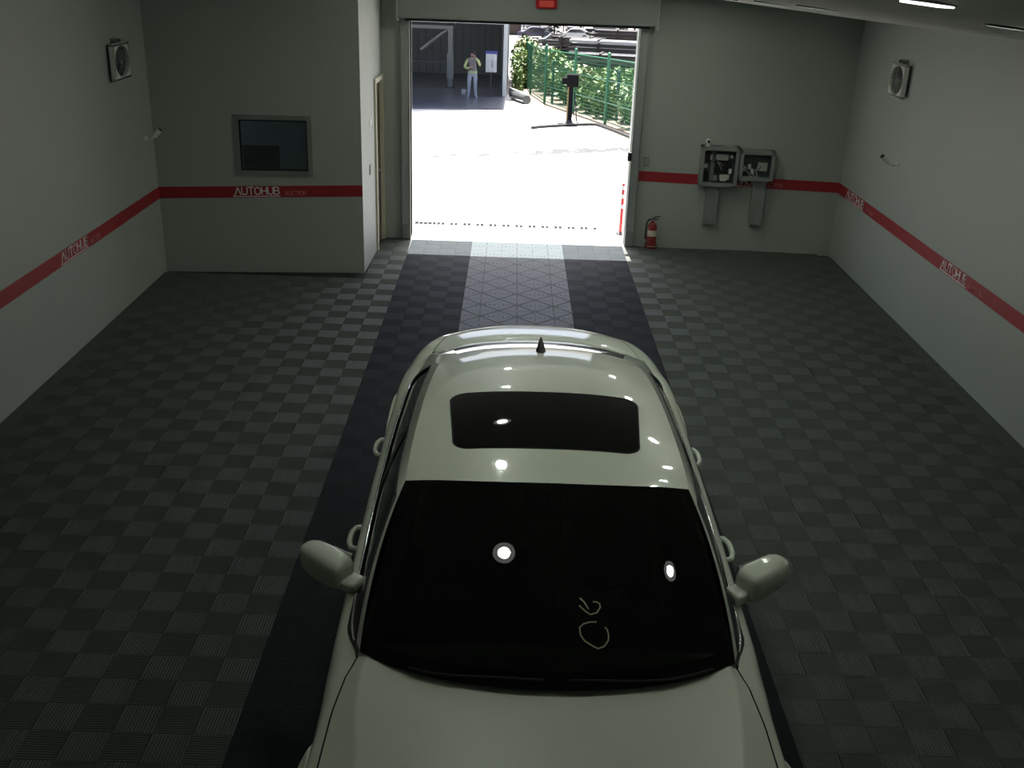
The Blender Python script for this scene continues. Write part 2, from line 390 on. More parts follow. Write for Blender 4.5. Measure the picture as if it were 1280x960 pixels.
# ------------------------------------------------------------------ red bands with lettering
def ribbon(mb, pts, w, th, U, V, N, O, mi=0):
    """flat stroke along 2-D points, lifted off the band"""
    for (x0, y0), (x1, y1) in zip(pts[:-1], pts[1:]):
        d = Vector((x1 - x0, y1 - y0)); L = d.length
        if L < 1e-6: continue
        d /= L; n = Vector((-d.y, d.x)) * (w / 2); e = d * (w * 0.35)
        q = [Vector((x0, y0)) - e - n, Vector((x1, y1)) + e - n, Vector((x1, y1)) + e + n, Vector((x0, y0)) - e + n]
        mb.prism([O + U * p.x + V * p.y for p in q], N * th, mi)
def arc(cx, cy, rx, ry, a0, a1, n=10): return [(cx + rx * math.cos(R(a0 + (a1 - a0) * i / n)), cy + ry * math.sin(R(a0 + (a1 - a0) * i / n))) for i in range(n + 1)]
GL = {
 'A': [[(0, 0), (.5, 1), (1, 0)]], 'V': [[(0, 1), (.5, 0), (1, 1)]],
 'U': [[(0, 1), (0, .4)] + arc(.45, .4, .45, .4, 180, 360) + [(.9, 1)]],
 'T': [[(0, 1), (.9, 1)], [(.45, 1), (.45, 0)]], 'O': [arc(.5, .5, .5, .5, 0, 360, 18)],
 'H': [[(0, 0), (0, 1)], [(.85, 0), (.85, 1)], [(0, .5), (.85, .5)]],
 'B': [[(0, 0), (0, 1), (.45, 1)] + arc(.45, .77, .33, .23, 90, -90, 8) + [(0, .54)], [(.45, .54)] + arc(.45, .27, .38, .27, 90, -90, 8) + [(0, 0)]],
 'C': [arc(.5, .5, .5, .5, 45, 315, 14)], 'I': [[(0, 0), (0, 1)]], 'N': [[(0, 0), (0, 1), (.8, 0), (.8, 1)]]}
GW = {'A': 1, 'V': 1, 'U': .9, 'T': .9, 'O': 1, 'H': .85, 'B': .83, 'C': .9, 'I': .05, 'N': .8}
def word(mb, text, O, U, V, N, length, h, w, th, mi=0, bar=False):
    tot = sum(GW[c] for c in text) + .22 * (len(text) - 1); k = length / tot; x = 0
    for i, c in enumerate(text):
        for st in GL[c]:
            pts = [((x + px) * k, py * h) for px, py in st]
            ribbon(mb, pts, w, th, U, V, N, O, mi)
        if c == 'A' and bar: ribbon(mb, [((x + .2) * k, .33 * h), ((x + .8) * k, .33 * h)], w, th, U, V, N, O, mi)
        x += GW[c] + .22
def band(idx, a, b, za, zb, hgt, texts, lab):
    """band from a to b; z of its lower edge runs from za to zb; texts = (s0, len, s1, len2)"""
    A = Vector((a[0], a[1], za)); B = Vector((b[0], b[1], zb)); U = (B - A); L = U.length; U.normalize()
    N = U.cross(Vector((0, 0, 1))).normalized(); V = N.cross(U) * -1
    if V.z < 0: V = -V
    o = MB().prism([A, B, B + Vector((0, 0, hgt)), A + Vector((0, 0, hgt))], N * .004).build('trim_%d' % idx, 'red_band'); struct(o, lab, 'painted band')
    # thin pale edge lines as in the tape
    for (s0, l1, s1, l2) in texts:
        O = A + U * s0 + N * .004
        if l1:
            mb = MB(); word(mb, 'AUTOHUB', O + V * .035, U, V, N, l1, .082, .0125, .002)
            ribbon(mb, [(-.02, .014), (l1 + .01, .014)], .009, .002, U, V, N, O); ribbon(mb, [(-.02, .014), (.0, .04)], .009, .002, U, V, N, O)
            mb.build('lettering', 'band_letter', o)
        mb = MB(); word(mb, 'AUCTION', A + U * s1 + N * .004 + V * .022, U, V, N, l2, .048, .008, .002, 0, True)
        mb.build('small_lettering', 'band_letter_dim', o)
    return o
BH = .132
band(5, (XL, Y0), (XL, 11.66), .868, .852, BH, [(8.92 - Y0, .60, 9.60 - Y0, .24)], 'red band with white lettering along the wall left of the office')
e0 = FP(0, 0, -.001); e1 = FP(FL, 0, -.001)
band(6, (e0.x, e0.y), (e1.x, e1.y), .853, .905, BH, [(.855, .50, 1.42, .24)], 'red band with white lettering under the office window')
rd = Vector((RB[0] - RA[0], RB[1] - RA[1], 0)).normalized()
b0 = Vector((1.55, 13.5 - .0088 - .001, 0)); 
band(7, (1.55, 13.490), (4.15, 13.299), .862, .832, BH, [(1.05, .50, 1.62, .26)], 'red band running behind the open electrical cabinets')
band(8, (XR, 13.30), (XR, Y0), .830, .868, BH, [(.36, .68, 1.12, .28), (3.52, .60, 4.18, .28)], 'red band with two white letterings along the wall right of the cabinets')

# ------------------------------------------------------------------ ribbed floor tiles
TS = 0.2
def tile_mesh(name, along_x, m, ribs=12):
    dep = .0016 if 'black' in m else .0032
    h = TS / 2 - .0009; mb = MB(); n = ribs * 2
    rows = []
    for i in range(n + 1):
        t = -h + 2 * h * i / n; z = 0.0 if i % 2 else -dep
        rows.append([(-h, t, z), (h, t, z)] if along_x else [(t, h, z), (t, -h, z)])
    mb.grid(rows)
    for q in (((-h, -h), (h, -h)), ((h, -h), (h, h)), ((h, h), (-h, h)), ((-h, h), (-h, -h))):
        (x0, y0), (x1, y1) = q; mb.add([(x0, y0, -.0075), (x1, y1, -.0075), (x1, y1, -.020), (x0, y0, -.020)], [(0, 3, 2, 1)])
    return mb, name, m
def mk(along, m): 
    mb, n, mm = tile_mesh('floor_tile', along, m); return mb
TB = {}
for key, m in (('grey', 'tile_grey'), ('black', 'tile_black')):
    for al in (True, False):
        mb = mk(al, m); TB[(key, al)] = (mb, mb.mesh('floor_tile_' + key, m, fix=False))
def mid_tile():
    h = .2 - .0012; mb = MB()
    mb.box(-h, h, -h, h, -.02, -.004)
    for sgn in (1, -1):      # raised diagonal ridges forming diamonds across neighbouring tiles
        mb.add([(-h, -sgn * (h - .012), -.004), (-h + .012, -sgn * h, -.004), (h, sgn * (h - .012), -.004), (h - .012, sgn * h, -.004),
                (-h + .006, -sgn * (h - .006), -.0005), (h - .006, sgn * (h - .006), -.0005)],
               [(0, 4, 5, 3), (4, 1, 2, 5)])
    for k in range(-3, 4):   # low studs
        if k: mb.box(k * .05 - .008, k * .05 + .008, -.008, .008, -.004, -.001); mb.box(-.008, .008, k * .05 - .008, k * .05 + .008, -.004, -.001)
    return mb
MT = mid_tile(); MTm = MT.mesh('floor_tile_mid', 'tile_mid')
YT0 = 12.2867 - .1            # a row line found in the photograph
def proj(x, y, z):
    d = Vector((x + .1181, y, z - 3.6236)); w_ = d.dot(_f)
    return (640 + 1284.2 * d.dot(_r) / w_, 480 - 1284.2 * d.dot(_u) / w_) if w_ > .1 else None
cells = []
def office(x, y):
    return x < -1.86 and y > 11.62
rows_y = [YT0 + TS * (k + .5) for k in range(int((Y0 - YT0) / TS) , int((13.66 - YT0) / TS))]
for j, y in enumerate(rows_y):
    for i in range(-21, 21):
        x = (i + .5) * TS
        if abs(x) < .6: continue
        if x - .1 < XL or x + .1 > XR: continue
        if office(x, y) or y > 13.35: continue
        cells.append((x, y, 'black' if abs(x) < 1.4 else 'grey', (i + j) % 2 == 0))
mids = []
yy = YT0 + TS * 2 * math.floor((Y0 - YT0) / .4) 
while yy < 13.3:
    for i in (-1, 0, 1): mids.append((i * .4, yy + .2))
    yy += .4
def seen(x, y, s):
    a = proj(x, y, 0)
    if a is None or not (-5 < a[0] < 1285 and -5 < a[1] < 965): return 0
    if abs(x - .1) < .98 and 1.6 < y < 7.0: return 0          # under the car
    if abs(x - .1) < .75 and y < 9.0: return 0
    b = proj(x + s, y, 0); c = proj(x, y + s, 0)
    return abs((b[0] - a[0]) * (c[1] - a[1]) - (b[1] - a[1]) * (c[0] - a[0]))
rank = sorted([(seen(x, y, TS), 0, k) for k, (x, y, _, _) in enumerate(cells)] + [(seen(x, y, .4), 1, k) for k, (x, y) in enumerate(mids)], reverse=True)
pick = set((t, k) for s, t, k in rank[:298] if s > 0)
field = MB()
for k, (x, y, key, al) in enumerate(cells):
    mb, me = TB[(key, al)]
    if (0, k) in pick:
        o = bpy.data.objects.new('floor_tile', me); COL.objects.link(o); o.location = (x, y, 0); o.parent = fl
    else:
        field.add([(v[0] + x, v[1] + y, v[2]) for v in mb.v], mb.f, 0 if key == 'grey' else 1)
for k, (x, y) in enumerate(mids):
    if (1, k) in pick:
        o = bpy.data.objects.new('floor_tile', MTm); COL.objects.link(o); o.location = (x, y, 0); o.parent = fl
    else:
        field.add([(v[0] + x, v[1] + y, v[2]) for v in MT.v], MT.f, 2)
# cut tiles against the side walls
for x0, x1 in ((XL, -4.0), (4.0, XR)):
    if x1 - x0 > .02:
        for j, y in enumerate(rows_y):
            if x0 < 0 and y > 11.6: continue
            if y > 13.2: continue
            field.box(x0 + .003, x1 - .001, y - .099, y + .099, -.02, -.002)
sl = MB().bbox(DL, DR, 13.388, 13.74, -.05, -.002, .004).build('trim_9', 'concrete'); struct(sl, 'pale concrete door sill between the roller door rails', 'sill')
o = field.build('floor_tile_field', ['tile_grey', 'tile_black', 'tile_mid'], fl, fix=False); o['kind'] = 'stuff'
# ------------------------------------------------------------------ the car
CX, CY = 0.095, 4.40
car = empty('white_sedan', (CX, CY, 0)); tag(car, 'white four-door sedan with dark sunroof parked facing the camera on the tile lane', 'car')
def hermite(xs, ys, x):
    xs = np.asarray(xs, float); ys = np.asarray(ys, float); x = np.asarray(x, float)
    h = np.diff(xs); dl = np.diff(ys) / h; m = np.zeros(len(xs)); m[0] = dl[0]; m[-1] = dl[-1]
    for i in range(1, len(xs) - 1):
        m[i] = 0 if dl[i - 1] * dl[i] <= 0 else 2 / (1 / dl[i - 1] + 1 / dl[i])
    k = np.clip(np.searchsorted(xs, x) - 1, 0, len(xs) - 2); t = np.clip((x - xs[k]) / h[k], 0, 1)
    return (2*t**3-3*t**2+1)*ys[k] + (t**3-2*t**2+t)*h[k]*m[k] + (-2*t**3+3*t**2)*ys[k+1] + (t**3-t**2)*h[k]*m[k+1]
FA, RAx, WR = -1.66, 1.50, .335        # axles, wheel radius
def prof(y):
    w = hermite([-2.65, -2.58, -2.45, -2.2, -1.66, -1.15, -.5, .4, 1.1, 1.6, 2.1, 2.45, 2.6, 2.65], [.55, .70, .80, .875, .925, .905, .915, .925, .922, .915, .855, .765, .68, .60], y)
    zc = hermite([-2.65, -2.6, -2.45, -2.2, -1.8, -1.5, -1.22, -.9, -.5, 1.8, 2.1, 2.2, 2.5, 2.6, 2.63, 2.65], [.52, .64, .735, .815, .89, .935, .975, 1.0, .93, .95, 1.13, 1.160, 1.140, 1.120, 1.07, .80], y)
    z4 = hermite([-2.65, -2.6, -2.45, -2.2, -1.8, -1.5, -1.2, -1.0, -.5, 0, .5, 1., 1.5, 2.0, 2.3, 2.55, 2.63, 2.65], [.50, .60, .68, .755, .825, .868, .915, .955, .962, .972, .985, 1.0, 1.03, 1.07, 1.085, 1.065, 1.01, .78], y)
    g = hermite([-2.65, -2.2, -1.6, -1.3, -1.1, -1.0, -.8, 1.8, 2.1, 2.65], [.80, .87, .912, .914, .885, .85, .915, .905, .82, .80], y)
    zb = .21
    for a in (FA, RAx):
        d = abs(y - a)
        if d < .37: zb = max(zb, WR + math.sqrt(.37 ** 2 - d * d) * .98)
        elif d < .41: zb = max(zb, .21 + (.41 - d) / .04 * (WR - .21))
    return float(w), float(zc), float(z4), float(g), float(zb)
def crv(P, n):
    out = []
    for i in range(len(P) - 1):
        p0 = P[max(i - 1, 0)]; p1 = P[i]; p2 = P[i + 1]; p3 = P[min(i + 2, len(P) - 1)]
        for k in range(n):
            t = k / n
            out.append(tuple(.5 * (2*b + (c - a)*t + (2*a - 5*b + 4*c - d)*t*t + (-a + 3*b - 3*c + d)*t**3) for a, b, c, d in zip(p0, p1, p2, p3)))
    out.append(tuple(P[-1])); return out
def section(y):
    w, zc, z4, g, zb = prof(y)
    x4 = g * w
    t5 = float(np.interp(y, [-2.4, -1.5, -1.05], [.78, .84, .94])) if y < -.9 else .84
    if y < -.9:      # hood: flat middle, crease, falling edge
        K = .30
        deck = [(x4 * t, zc - (zc - z4) * (K * (t / t5) ** 2 if t <= t5 else K + (1 - K) * (t - t5) / (1 - t5))) for t in (0, .2, .4, .6, t5 - .07, t5 - .012, t5, t5 + .012, (t5 + 1) / 2, 1.0)]
    else: deck = [(x4 * t, zc - (zc - z4) * t ** 2.4) for t in (0, .2, .4, .6, t5 - .07, t5 - .012, t5, t5 + .012, (t5 + 1) / 2, 1.0)]
    side = crv([(x4 + .007, z4 - .002), (x4 + (w - x4) * .62, z4 - .030), (w * .992, z4 - .105), (w, (z4 + zb) * .5 + .08), (w * .992, zb + (z4 - zb) * .22), (w * .965, zb)], 4)
    return [(x, y, z) for x, z in deck], [(x, y, z) for x, z in side]
SEAM = (-1.0, .20, 1.26)
ys = sorted(set([round(-2.65 + .05 * i, 4) for i in range(107)] + list(SEAM) + [-2.64, -2.62, 2.62, 2.64, -2.455, -2.445, 2.12, 2.445, 2.455]))
ys = [y for y in ys if all(y == s or abs(y - s) > .02 for s in SEAM)]
SEC = {y: section(y) for y in ys}
def yr(a, b): return [y for y in ys if a - 1e-6 <= y <= b + 1e-6]
mir = lambda p: (-p[0], p[1], p[2])
def deck_part(name, a, b, m, par=car, tr=lambda p: p):
    mb = MB(); rows = []
    for y in yr(a, b): d = SEC[y][0]; rows.append([tr(mir(p)) for p in d[:0:-1]] + [tr(p) for p in d])
    mb.grid(rows); return mb.build(name, m, par, smooth=True)
def side_part(name, a, b, m, sgn, par=car, tr=lambda p: p):
    mb = MB(); mb.grid([[tr(p if sgn > 0 else mir(p)) for p in SEC[y][1]] for y in yr(a, b)]); return mb.build(name, m, par, smooth=True)
hood = deck_part('hood', -2.45, -.95, 'car_white')
trunk = deck_part('trunk_lid', 2.12, 2.62, 'car_white')
doors = {}
for s in (-1, 1):
    side_part('front_fender', -2.45, -1.0, 'car_white', s)
    doors[(s, 0)] = side_part('front_door', -1.0, .20, 'car_white', s)
    doors[(s, 1)] = side_part('rear_door', .20, 1.26, 'car_white', s)
    side_part('rear_quarter', 1.26, 2.45, 'car_white', s)
# black recessed seams between panels
def seam(rows): MB().grid(rows).build('panel_seam', 'car_seam', car)
for s in (-1, 1):
    for a_, b_ in ((-2.45, -.95), (2.12, 2.62)):
        rows = []
        for y in yr(a_, b_):
            a = SEC[y][0][-1]; b = SEC[y][1][0]; rows.append([((a[0] - .004) * s, y, a[2] - .008), ((b[0] + .004) * s, y, b[2] - .009)])
        seam(rows)
    for q in SEAM:
        seam([[((p[0] + .0012) * s, p[1], p[2]) for p in section(y)[1][(9 if q < -.5 else 3):]] for y in (q - .0032, q, q + .0032)])
# bumpers
def bumper(name, a, b, rng):
    mb = MB(); rows = []
    for y in yr(a, b):
        d, sd = SEC[y]; full = d + sd; rows.append([mir(p) for p in full[:0:-1]] + full)
    mb.grid(rows)
    y = ys[0] if rng < 0 else ys[-1]; d, sd = SEC[y]; full = d + sd; loop = [mir(p) for p in full[:0:-1]] + full
    mb.add(loop, [tuple(range(len(loop)))])
    return mb.build(name, 'car_white', car, smooth=40)
fb = bumper('front_bumper', -2.65, -2.45, -1)
rb = bumper('rear_bumper', 2.45, 2.65, 1)
MB().bbox(-.42, .42, -2.68, -2.60, .36, .56, .03).build('grille', 'black_plastic', fb)
m = MB()
for k in range(5): m.box(-.40, .40, -2.688, -2.678, .385 + k * .035, .392 + k * .035)
m.build('grille_bar', 'chrome', fb)
for s in (-1, 1):
    M = Matrix.Translation((s * .60, -2.50, .63)) @ Matrix.Rotation(s * R(28), 4, 'Z')
    MB().ball((0, 0, 0), (.20, .12, .075), M=None).build('headlight', 'lamp_clear', car, smooth=True).matrix_local = M
    M = Matrix.Translation((s * .62, 2.545, .86)) @ Matrix.Rotation(-s * R(28), 4, 'Z')
    MB().bbox(-.19, .19, -.06, .06, -.07, .07, .025).build('tail_light', 'lamp_red', car, smooth=True).matrix_local = M
MB().bbox(-.26, .26, 2.64, 2.662, .52, .64, .004).build('number_plate', 'paper', rb)
# underbody + cabin tub
mb = MB(); mb.box(-.80, .80, -2.35, 2.35, .20, .30); mb.box(-.80, .80, -.95, 2.1, .30, .36)
mb.build('underbody', 'dark_rubber', car)
mb = MB()
for s in (-1, 1):
    mb.box(s * .79 - .03, s * .79 + .03, -.95, 1.9, .30, .93)
mb.box(-.80, .80, 1.75, 1.80, .30, .98); mb.box(-.78, .78, 1.78, 2.14, .95, 1.0); mb.box(-.80, .80, -1.0, -.95, .3, .9)
mb.build('cabin_trim', 'car_interior', car)
mb = MB(); rows = []
for i in range(13):
    x = -.76 + 1.52 * i / 12; y = -1.17 + .20 * (x / .76) ** 2
    rows.append([(x, y, .965), (x, y + .3, .985), (x, -.62, .97), (x, -.52, .90), (x, -.5, .70)])
mb.grid(rows); mb.build('dashboard', 'car_interior', car, smooth=True)
def seat(x, y, w_, back=.62):
    mb = MB(); mb.bbox(x - w_ / 2, x + w_ / 2, y - .26, y + .24, .40, .56, .05)
    M = Matrix.Translation((x, y + .22, .50)) @ Matrix.Rotation(R(-20), 4, 'X')
    mb.bbox(-w_ / 2 + .02, w_ / 2 - .02, -.06, .08, 0, back, .05, M=M)
    o = mb.build('seat', 'seat_leather', car, smooth=True)
    mb = MB(); mb.bbox(-.13, .13, -.05, .06, back + .04, back + .20, .04, M=M); mb.cyl(M @ Vector((-.06, 0, back - .02)), M @ Vector((-.06, 0, back + .06)), .008); mb.cyl(M @ Vector((.06, 0, back - .02)), M @ Vector((.06, 0, back + .06)), .008)
    mb.build('headrest', 'seat_leather', o, smooth=True)
for s in (-.36, .36): seat(s, -.05, .52)
for s in (-.38, .38): seat(s, .95, .66, .60)
mb = MB(); M = Matrix.Translation((.36, -.44, .86)) @ Matrix.Rotation(R(-62), 4, 'X')
mb.tube([M @ Vector((.18 * math.cos(t), .18 * math.sin(t), 0)) for t in [2 * math.pi * k / 24 for k in range(25)]], .014, 8, caps=False)
mb.ball(M @ Vector((0, 0, .01)), .05); 
for t in (0, math.pi, 1.5 * math.pi): mb.tube([M @ Vector((0, 0, 0)), M @ Vector((.18 * math.cos(t), .18 * math.sin(t), 0))], .012, 6)
mb.build('steering_wheel', 'car_interior', car, smooth=True)

# greenhouse
BW = [(0, -1.215, 1.0), (.20, -1.205, 1.0), (.42, -1.165, .998), (.62, -1.09, .992), (.762, -.995, .985)]      # windshield foot
TW = [(0, -.335, 1.424), (.18, -.332, 1.421), (.36, -.318, 1.413), (.52, -.291, 1.397), (.648, -.25, 1.368)]   # windshield head
BS = [(.762, -.995, .985), (.815, -.80, .968), (.838, -.4, .968), (.846, .1, .978), (.846, .6, .990), (.835, 1.1, 1.010), (.80, 1.6, 1.045), (.725, 2.02, 1.085)]
TSd = [(.648, -.25, 1.368), (.648, -.12, 1.392), (.645, .08, 1.408), (.638, .38, 1.414), (.628, .66, 1.412), (.612, .92, 1.403), (.590, 1.14, 1.388), (.560, 1.31, 1.362)]
BR = [(.725, 2.02, 1.085), (.62, 2.10, 1.115), (.42, 2.16, 1.14), (.2, 2.19, 1.154), (0, 2.20, 1.158)]
TR = [(.560, 1.31, 1.362), (.50, 1.345, 1.385), (.36, 1.375, 1.410), (.18, 1.392, 1.422), (0, 1.395, 1.426)]
def patch(B, T, n, nt, bulge, out):
    b = crv(B, n); t = crv(T, n); rows = []
    for k in range(nt + 1):
        f = k / nt; q = bulge * 4 * f * (1 - f)
        rows.append([tuple(Vector(p) * (1 - f) + Vector(r) * f + Vector(out(p, r)) * q) for p, r in zip(b, t)])
    return rows
def both(B): return [mir(p) for p in B[:0:-1]] + B
wrows = patch(both(BW), both(TW), 4, 12, .028, lambda p, r: (p[0] * .12, -.4, .9))
ws = MB().grid(wrows).build('windshield', 'car_glass', car, smooth=True)
# black ceramic edge around the windshield glass
def edge_strip(rows, w_lo, w_hi, w_sd, up):
    nr, nc = len(rows), len(rows[0]); mb = MB()
    def S(i, j):
        i = min(max(i, 0), nr - 1.0001); j = min(max(j, 0), nc - 1.0001); i0, j0 = int(i), int(j); a, b = i - i0, j - j0
        q = [Vector(rows[i0][j0]), Vector(rows[i0][j0 + 1]), Vector(rows[i0 + 1][j0]), Vector(rows[i0 + 1][j0 + 1])]
        return (q[0] * (1 - a) * (1 - b) + q[1] * (1 - a) * b + q[2] * a * (1 - b) + q[3] * a * b) + Vector(up)
    ci = [k for k in range(nc)]
    mb.grid([[S(i, j) for j in ci] for i in (0, w_lo / 2, w_lo)]); mb.grid([[S(nr - 1 - i, j) for j in ci] for i in (w_hi, w_hi / 2, 0)])
    for k in (0, 1):
        mb.grid([[S(i, (d if k == 0 else nc - 1 - d)) for d in (0, w_sd / 2, w_sd)] for i in [w_lo + (nr - 1 - w_lo - w_hi) * q / 10 for q in range(11)]])
    return mb, S
mb, WSS = edge_strip(wrows, .9, .4, .8, (0, .002, -.006))
mb.build('frit_border', 'car_seam', ws, smooth=True)
# chalk marks on the glass, traced as strokes
def wpt(x, y):      # x sideways, y along the car, snapped onto the glass
    best = None
    for i in range(0, 121):
        fi = i / 10
        row0 = WSS(fi, 0); 
        lo, hi = 0.0, len(wrows[0]) - 1.0
        for _ in range(24):
            mdl = (lo + hi) / 2
            if WSS(fi, mdl).x < x: lo = mdl
            else: hi = mdl
        p = WSS(fi, lo); e = abs(p.y - y)
        if best is None or e < best[0]: best = (e, p)
    return best[1]
CHALK = []
CHALK = [[(0.125, -0.873), (0.141, -0.891), (0.159, -0.914)],
[(0.121, -0.907), (0.144, -0.927), (0.166, -0.939), (0.193, -0.928), (0.208, -0.909), (0.205, -0.891), (0.191, -0.885), (0.178, -0.888)],
[(0.19, -0.964), (0.163, -0.965), (0.136, -0.973), (0.121, -0.993), (0.125, -1.018), (0.141, -1.041), (0.164, -1.056), (0.192, -1.061), (0.218, -1.052), (0.235, -1.03), (0.237, -1.007), (0.231, -0.992), (0.223, -0.982)]]
for st in CHALK:
    MB().tube([wpt(*p) + Vector((0, -.004, .0085)) for p in st], .0032, 5).build('chalk_mark', 'chalk', ws, smooth=True)
# rear window
rrows = patch(both(BR[1:][::-1] if False else [(0, 2.20, 1.158), (.2, 2.19, 1.154), (.42, 2.16, 1.14), (.62, 2.10, 1.115)]), both([(0, 1.395, 1.412), (.18, 1.392, 1.408), (.36, 1.375, 1.396), (.50, 1.345, 1.374)]), 4, 8, .012, lambda p, r: (0, .3, .95))
MB().grid(rrows).build('rear_window', 'car_glass', car, smooth=True)
# side frames and glass
for s in (-1, 1):
    srows = patch(BS, TSd, 6, 24, .030, lambda p, r: (.85, 0, .5))       # [t][u]
    nt, nu = len(srows), len(srows[0])
    P = lambda i, j, off=0.0: ((srows[i][j][0] + off) * s, srows[i][j][1], srows[i][j][2])
    iA, iB0, iB1, iC = 3, 19, 21, 36; tT = 20
    def sub(i0, i1, j0, j1, off=0.0): return MB().grid([[P(i, j, off) for j in range(j0, j1 + 1)] for i in range(i0, i1 + 1)])
    sub(0, nt - 1, 0, iA).build('windshield_pillar', 'car_white', car, smooth=True)
    sub(tT, nt - 1, iA, nu - 1).build('roof_rail', 'car_white', car, smooth=True)
    mb = sub(0, tT, iC, nu - 1); cp = mb.build('rear_pillar', 'car_white', car, smooth=True)
    MB().grid([[P(i, nu - 1) for i in range(nt)], [tuple(Vector((.62 * s, 2.10, 1.115)) * (1 - i / (nt - 1)) + Vector((.50 * s, 1.345, 1.374)) * (i / (nt - 1)) + Vector((0, .01, .012)) * 4 * (i / (nt - 1)) * (1 - i / (nt - 1))) for i in range(nt)]]).build('pillar_return', 'car_white', cp, smooth=True)
    sub(0, tT, iB0, iB1, -.002).build('door_pillar', 'black_plastic', car, smooth=True)
    sub(0, tT, iA, iB0, -.008).build('front_side_window', 'car_glass', doors[(s, 0)], smooth=True)
    sub(0, tT, iB1, iC, -.008).build('rear_side_window', 'car_glass', doors[(s, 1)], smooth=True)
    # belt trim, window surround
    MB().tube([(p[0] * s + .006 * s, p[1], p[2] + .004) for p in [srows[0][j] for j in range(iA, iC + 1)]], .007, 6).build('belt_trim', 'chrome', car, smooth=True)
    mb = MB(); mb.tube([P(tT, j, .002) for j in range(iA, iC + 1)], .006, 6); mb.tube([P(i, iA, .002) for i in range(0, tT + 1)], .006, 6); mb.tube([P(i, iC, .002) for i in range(0, tT + 1)], .006, 6)
    mb.build('window_seal', 'black_plastic', car, smooth=True)
    # black sail at the mirror foot
    mb = MB(); mb.grid([[P(i, j, .004) for j in range(iA, iA + 8 - i)] + [P(i, iA + 7 - i, .004)] * i for i in range(0, 7)]); mb.build('mirror_sail', 'black_plastic', car, smooth=True)
    # door top between glass foot and door skin
    for nm, mt, j0, j1 in (('sail_base', 'black_plastic', 0, 11), ('door_top', 'car_white', 11, nu - 1)):
        rows = []
        for j in range(j0, j1 + 1):
            p = srows[0][j]; yv = min(max(p[1], -.995), 2.1); sec = section(yv)[1][0]
            rows.append([(p[0] * s, p[1], p[2] + .001), ((sec[0] + .003) * s, p[1], sec[2] + .002)])
        MB().grid(rows).build(nm, mt, car, smooth=True)
    # mirror
    mb = MB(); foot = Vector((.845 * s, -.56, .975)); M0 = Matrix.Translation((.985 * s, -.43, 1.035)) @ Matrix.Rotation(s * R(34), 4, 'Z')
    rows = []
    HZ = (.040, .060, .070, .074, .075, .074, .071, .064, .052, .030); HY = (.030, .048, .056, .060, .060, .058, .054, .046, .034, .016)
    XX = (-.130, -.122, -.105, -.07, -.02, .03, .07, .10, .122, .132)
    for k in range(10):
        x = XX[k]; hz = HZ[k]; hy = HY[k]
        ring = []
        for q in range(25):
            a = 2 * math.pi * q / 24; cq, sq = math.cos(a), math.sin(a); pw = lambda u: math.copysign(abs(u) ** .55, u)
            ring.append(tuple(M0 @ Vector((x * s, hy * pw(cq) * (1 if cq > 0 else 1.25) - .01, hz * pw(sq) + .012 * (x / .13)))))
        rows.append(ring)
    mb.grid(rows); mb.add(rows[0][:-1], [tuple(range(24))]); mb.add(rows[-1][:-1], [tuple(range(24))])
    mo = mb.build('door_mirror', 'car_white', car, smooth=50)
    mb = MB(); mb.bbox(-.195 if s > 0 else .085, -.085 if s > 0 else .195, -.055, .045, -.078, -.022, .016, M=M0); mb.build('mirror_arm', 'car_white', mo, smooth=50)
    mb = MB(); mb.bbox(-.105, .105, .045, .056, -.055, .055, .006, M=M0); mb.build('mirror_glass', 'chrome', mo)
    mb = MB(); mb.tube([M0 @ Vector((x * s, -.064 + .02 * abs(x * 8) ** 2, -.012)) for x in (-.08, -.03, .03, .08)], .006, 6); mb.build('turn_signal', 'lamp_clear', mo, smooth=True)
    # handles
    for yh, dk in ((.06, 0), (1.08, 1)):
        zz = .865; xx = None
        sec = section(yh)[1]; xx = max(p[0] for p in sec if abs(p[2] - zz) < .08)
        mb = MB(); pts = [(xx - .01, yh - .105, zz), (xx + .026, yh - .095, zz), (xx + .040, yh - .05, zz + .002), (xx + .042, yh, zz + .003), (xx + .040, yh + .05, zz + .002), (xx + .026, yh + .095, zz), (xx - .01, yh + .105, zz)]
        mb.tube([(p[0] * s, p[1], p[2]) for p in pts], [.013, .014, .015, .015, .015, .014, .013], 8); mb.build('door_handle', 'car_white', doors[(s, dk)], smooth=True)
        mb = MB().ball((xx * s, yh, zz - .005), (.006, .06, .026)); mb.build('handle_cup', 'car_seam', doors[(s, dk)], smooth=True)
# roof
xe_t = crv(TSd, 6)
def roof_pt(fx_, y):
    """fx_ in -1..1 across"""
    yv = [p[1] for p in xe_t]; xe = float(np.interp(y, yv, [p[0] for p in xe_t])); ze = float(np.interp(y, yv, [p[2] for p in xe_t]))
    zc = float(hermite([-.34, -.2, 0, .3, .6, .9, 1.15, 1.31, 1.40], [1.4225, 1.436, 1.452, 1.4675, 1.472, 1.464, 1.446, 1.427, 1.412], y))
    return Vector((fx_ * xe, y, zc - (zc - ze) * abs(fx_) ** 2.5))
rows = []
ny = 36
tw = crv(both(TW), 4); tr_ = crv(both([(0, 1.395, 1.412), (.18, 1.392, 1.408), (.36, 1.375, 1.396), (.50, 1.345, 1.374), (.560, 1.31, 1.362)]), 4)
NX = 33
def lat(c, f):
    xs = [p[0] for p in c]; x = f * xs[-1]; return Vector((x, float(np.interp(x, xs, [p[1] for p in c])), float(np.interp(x, xs, [p[2] for p in c]))))
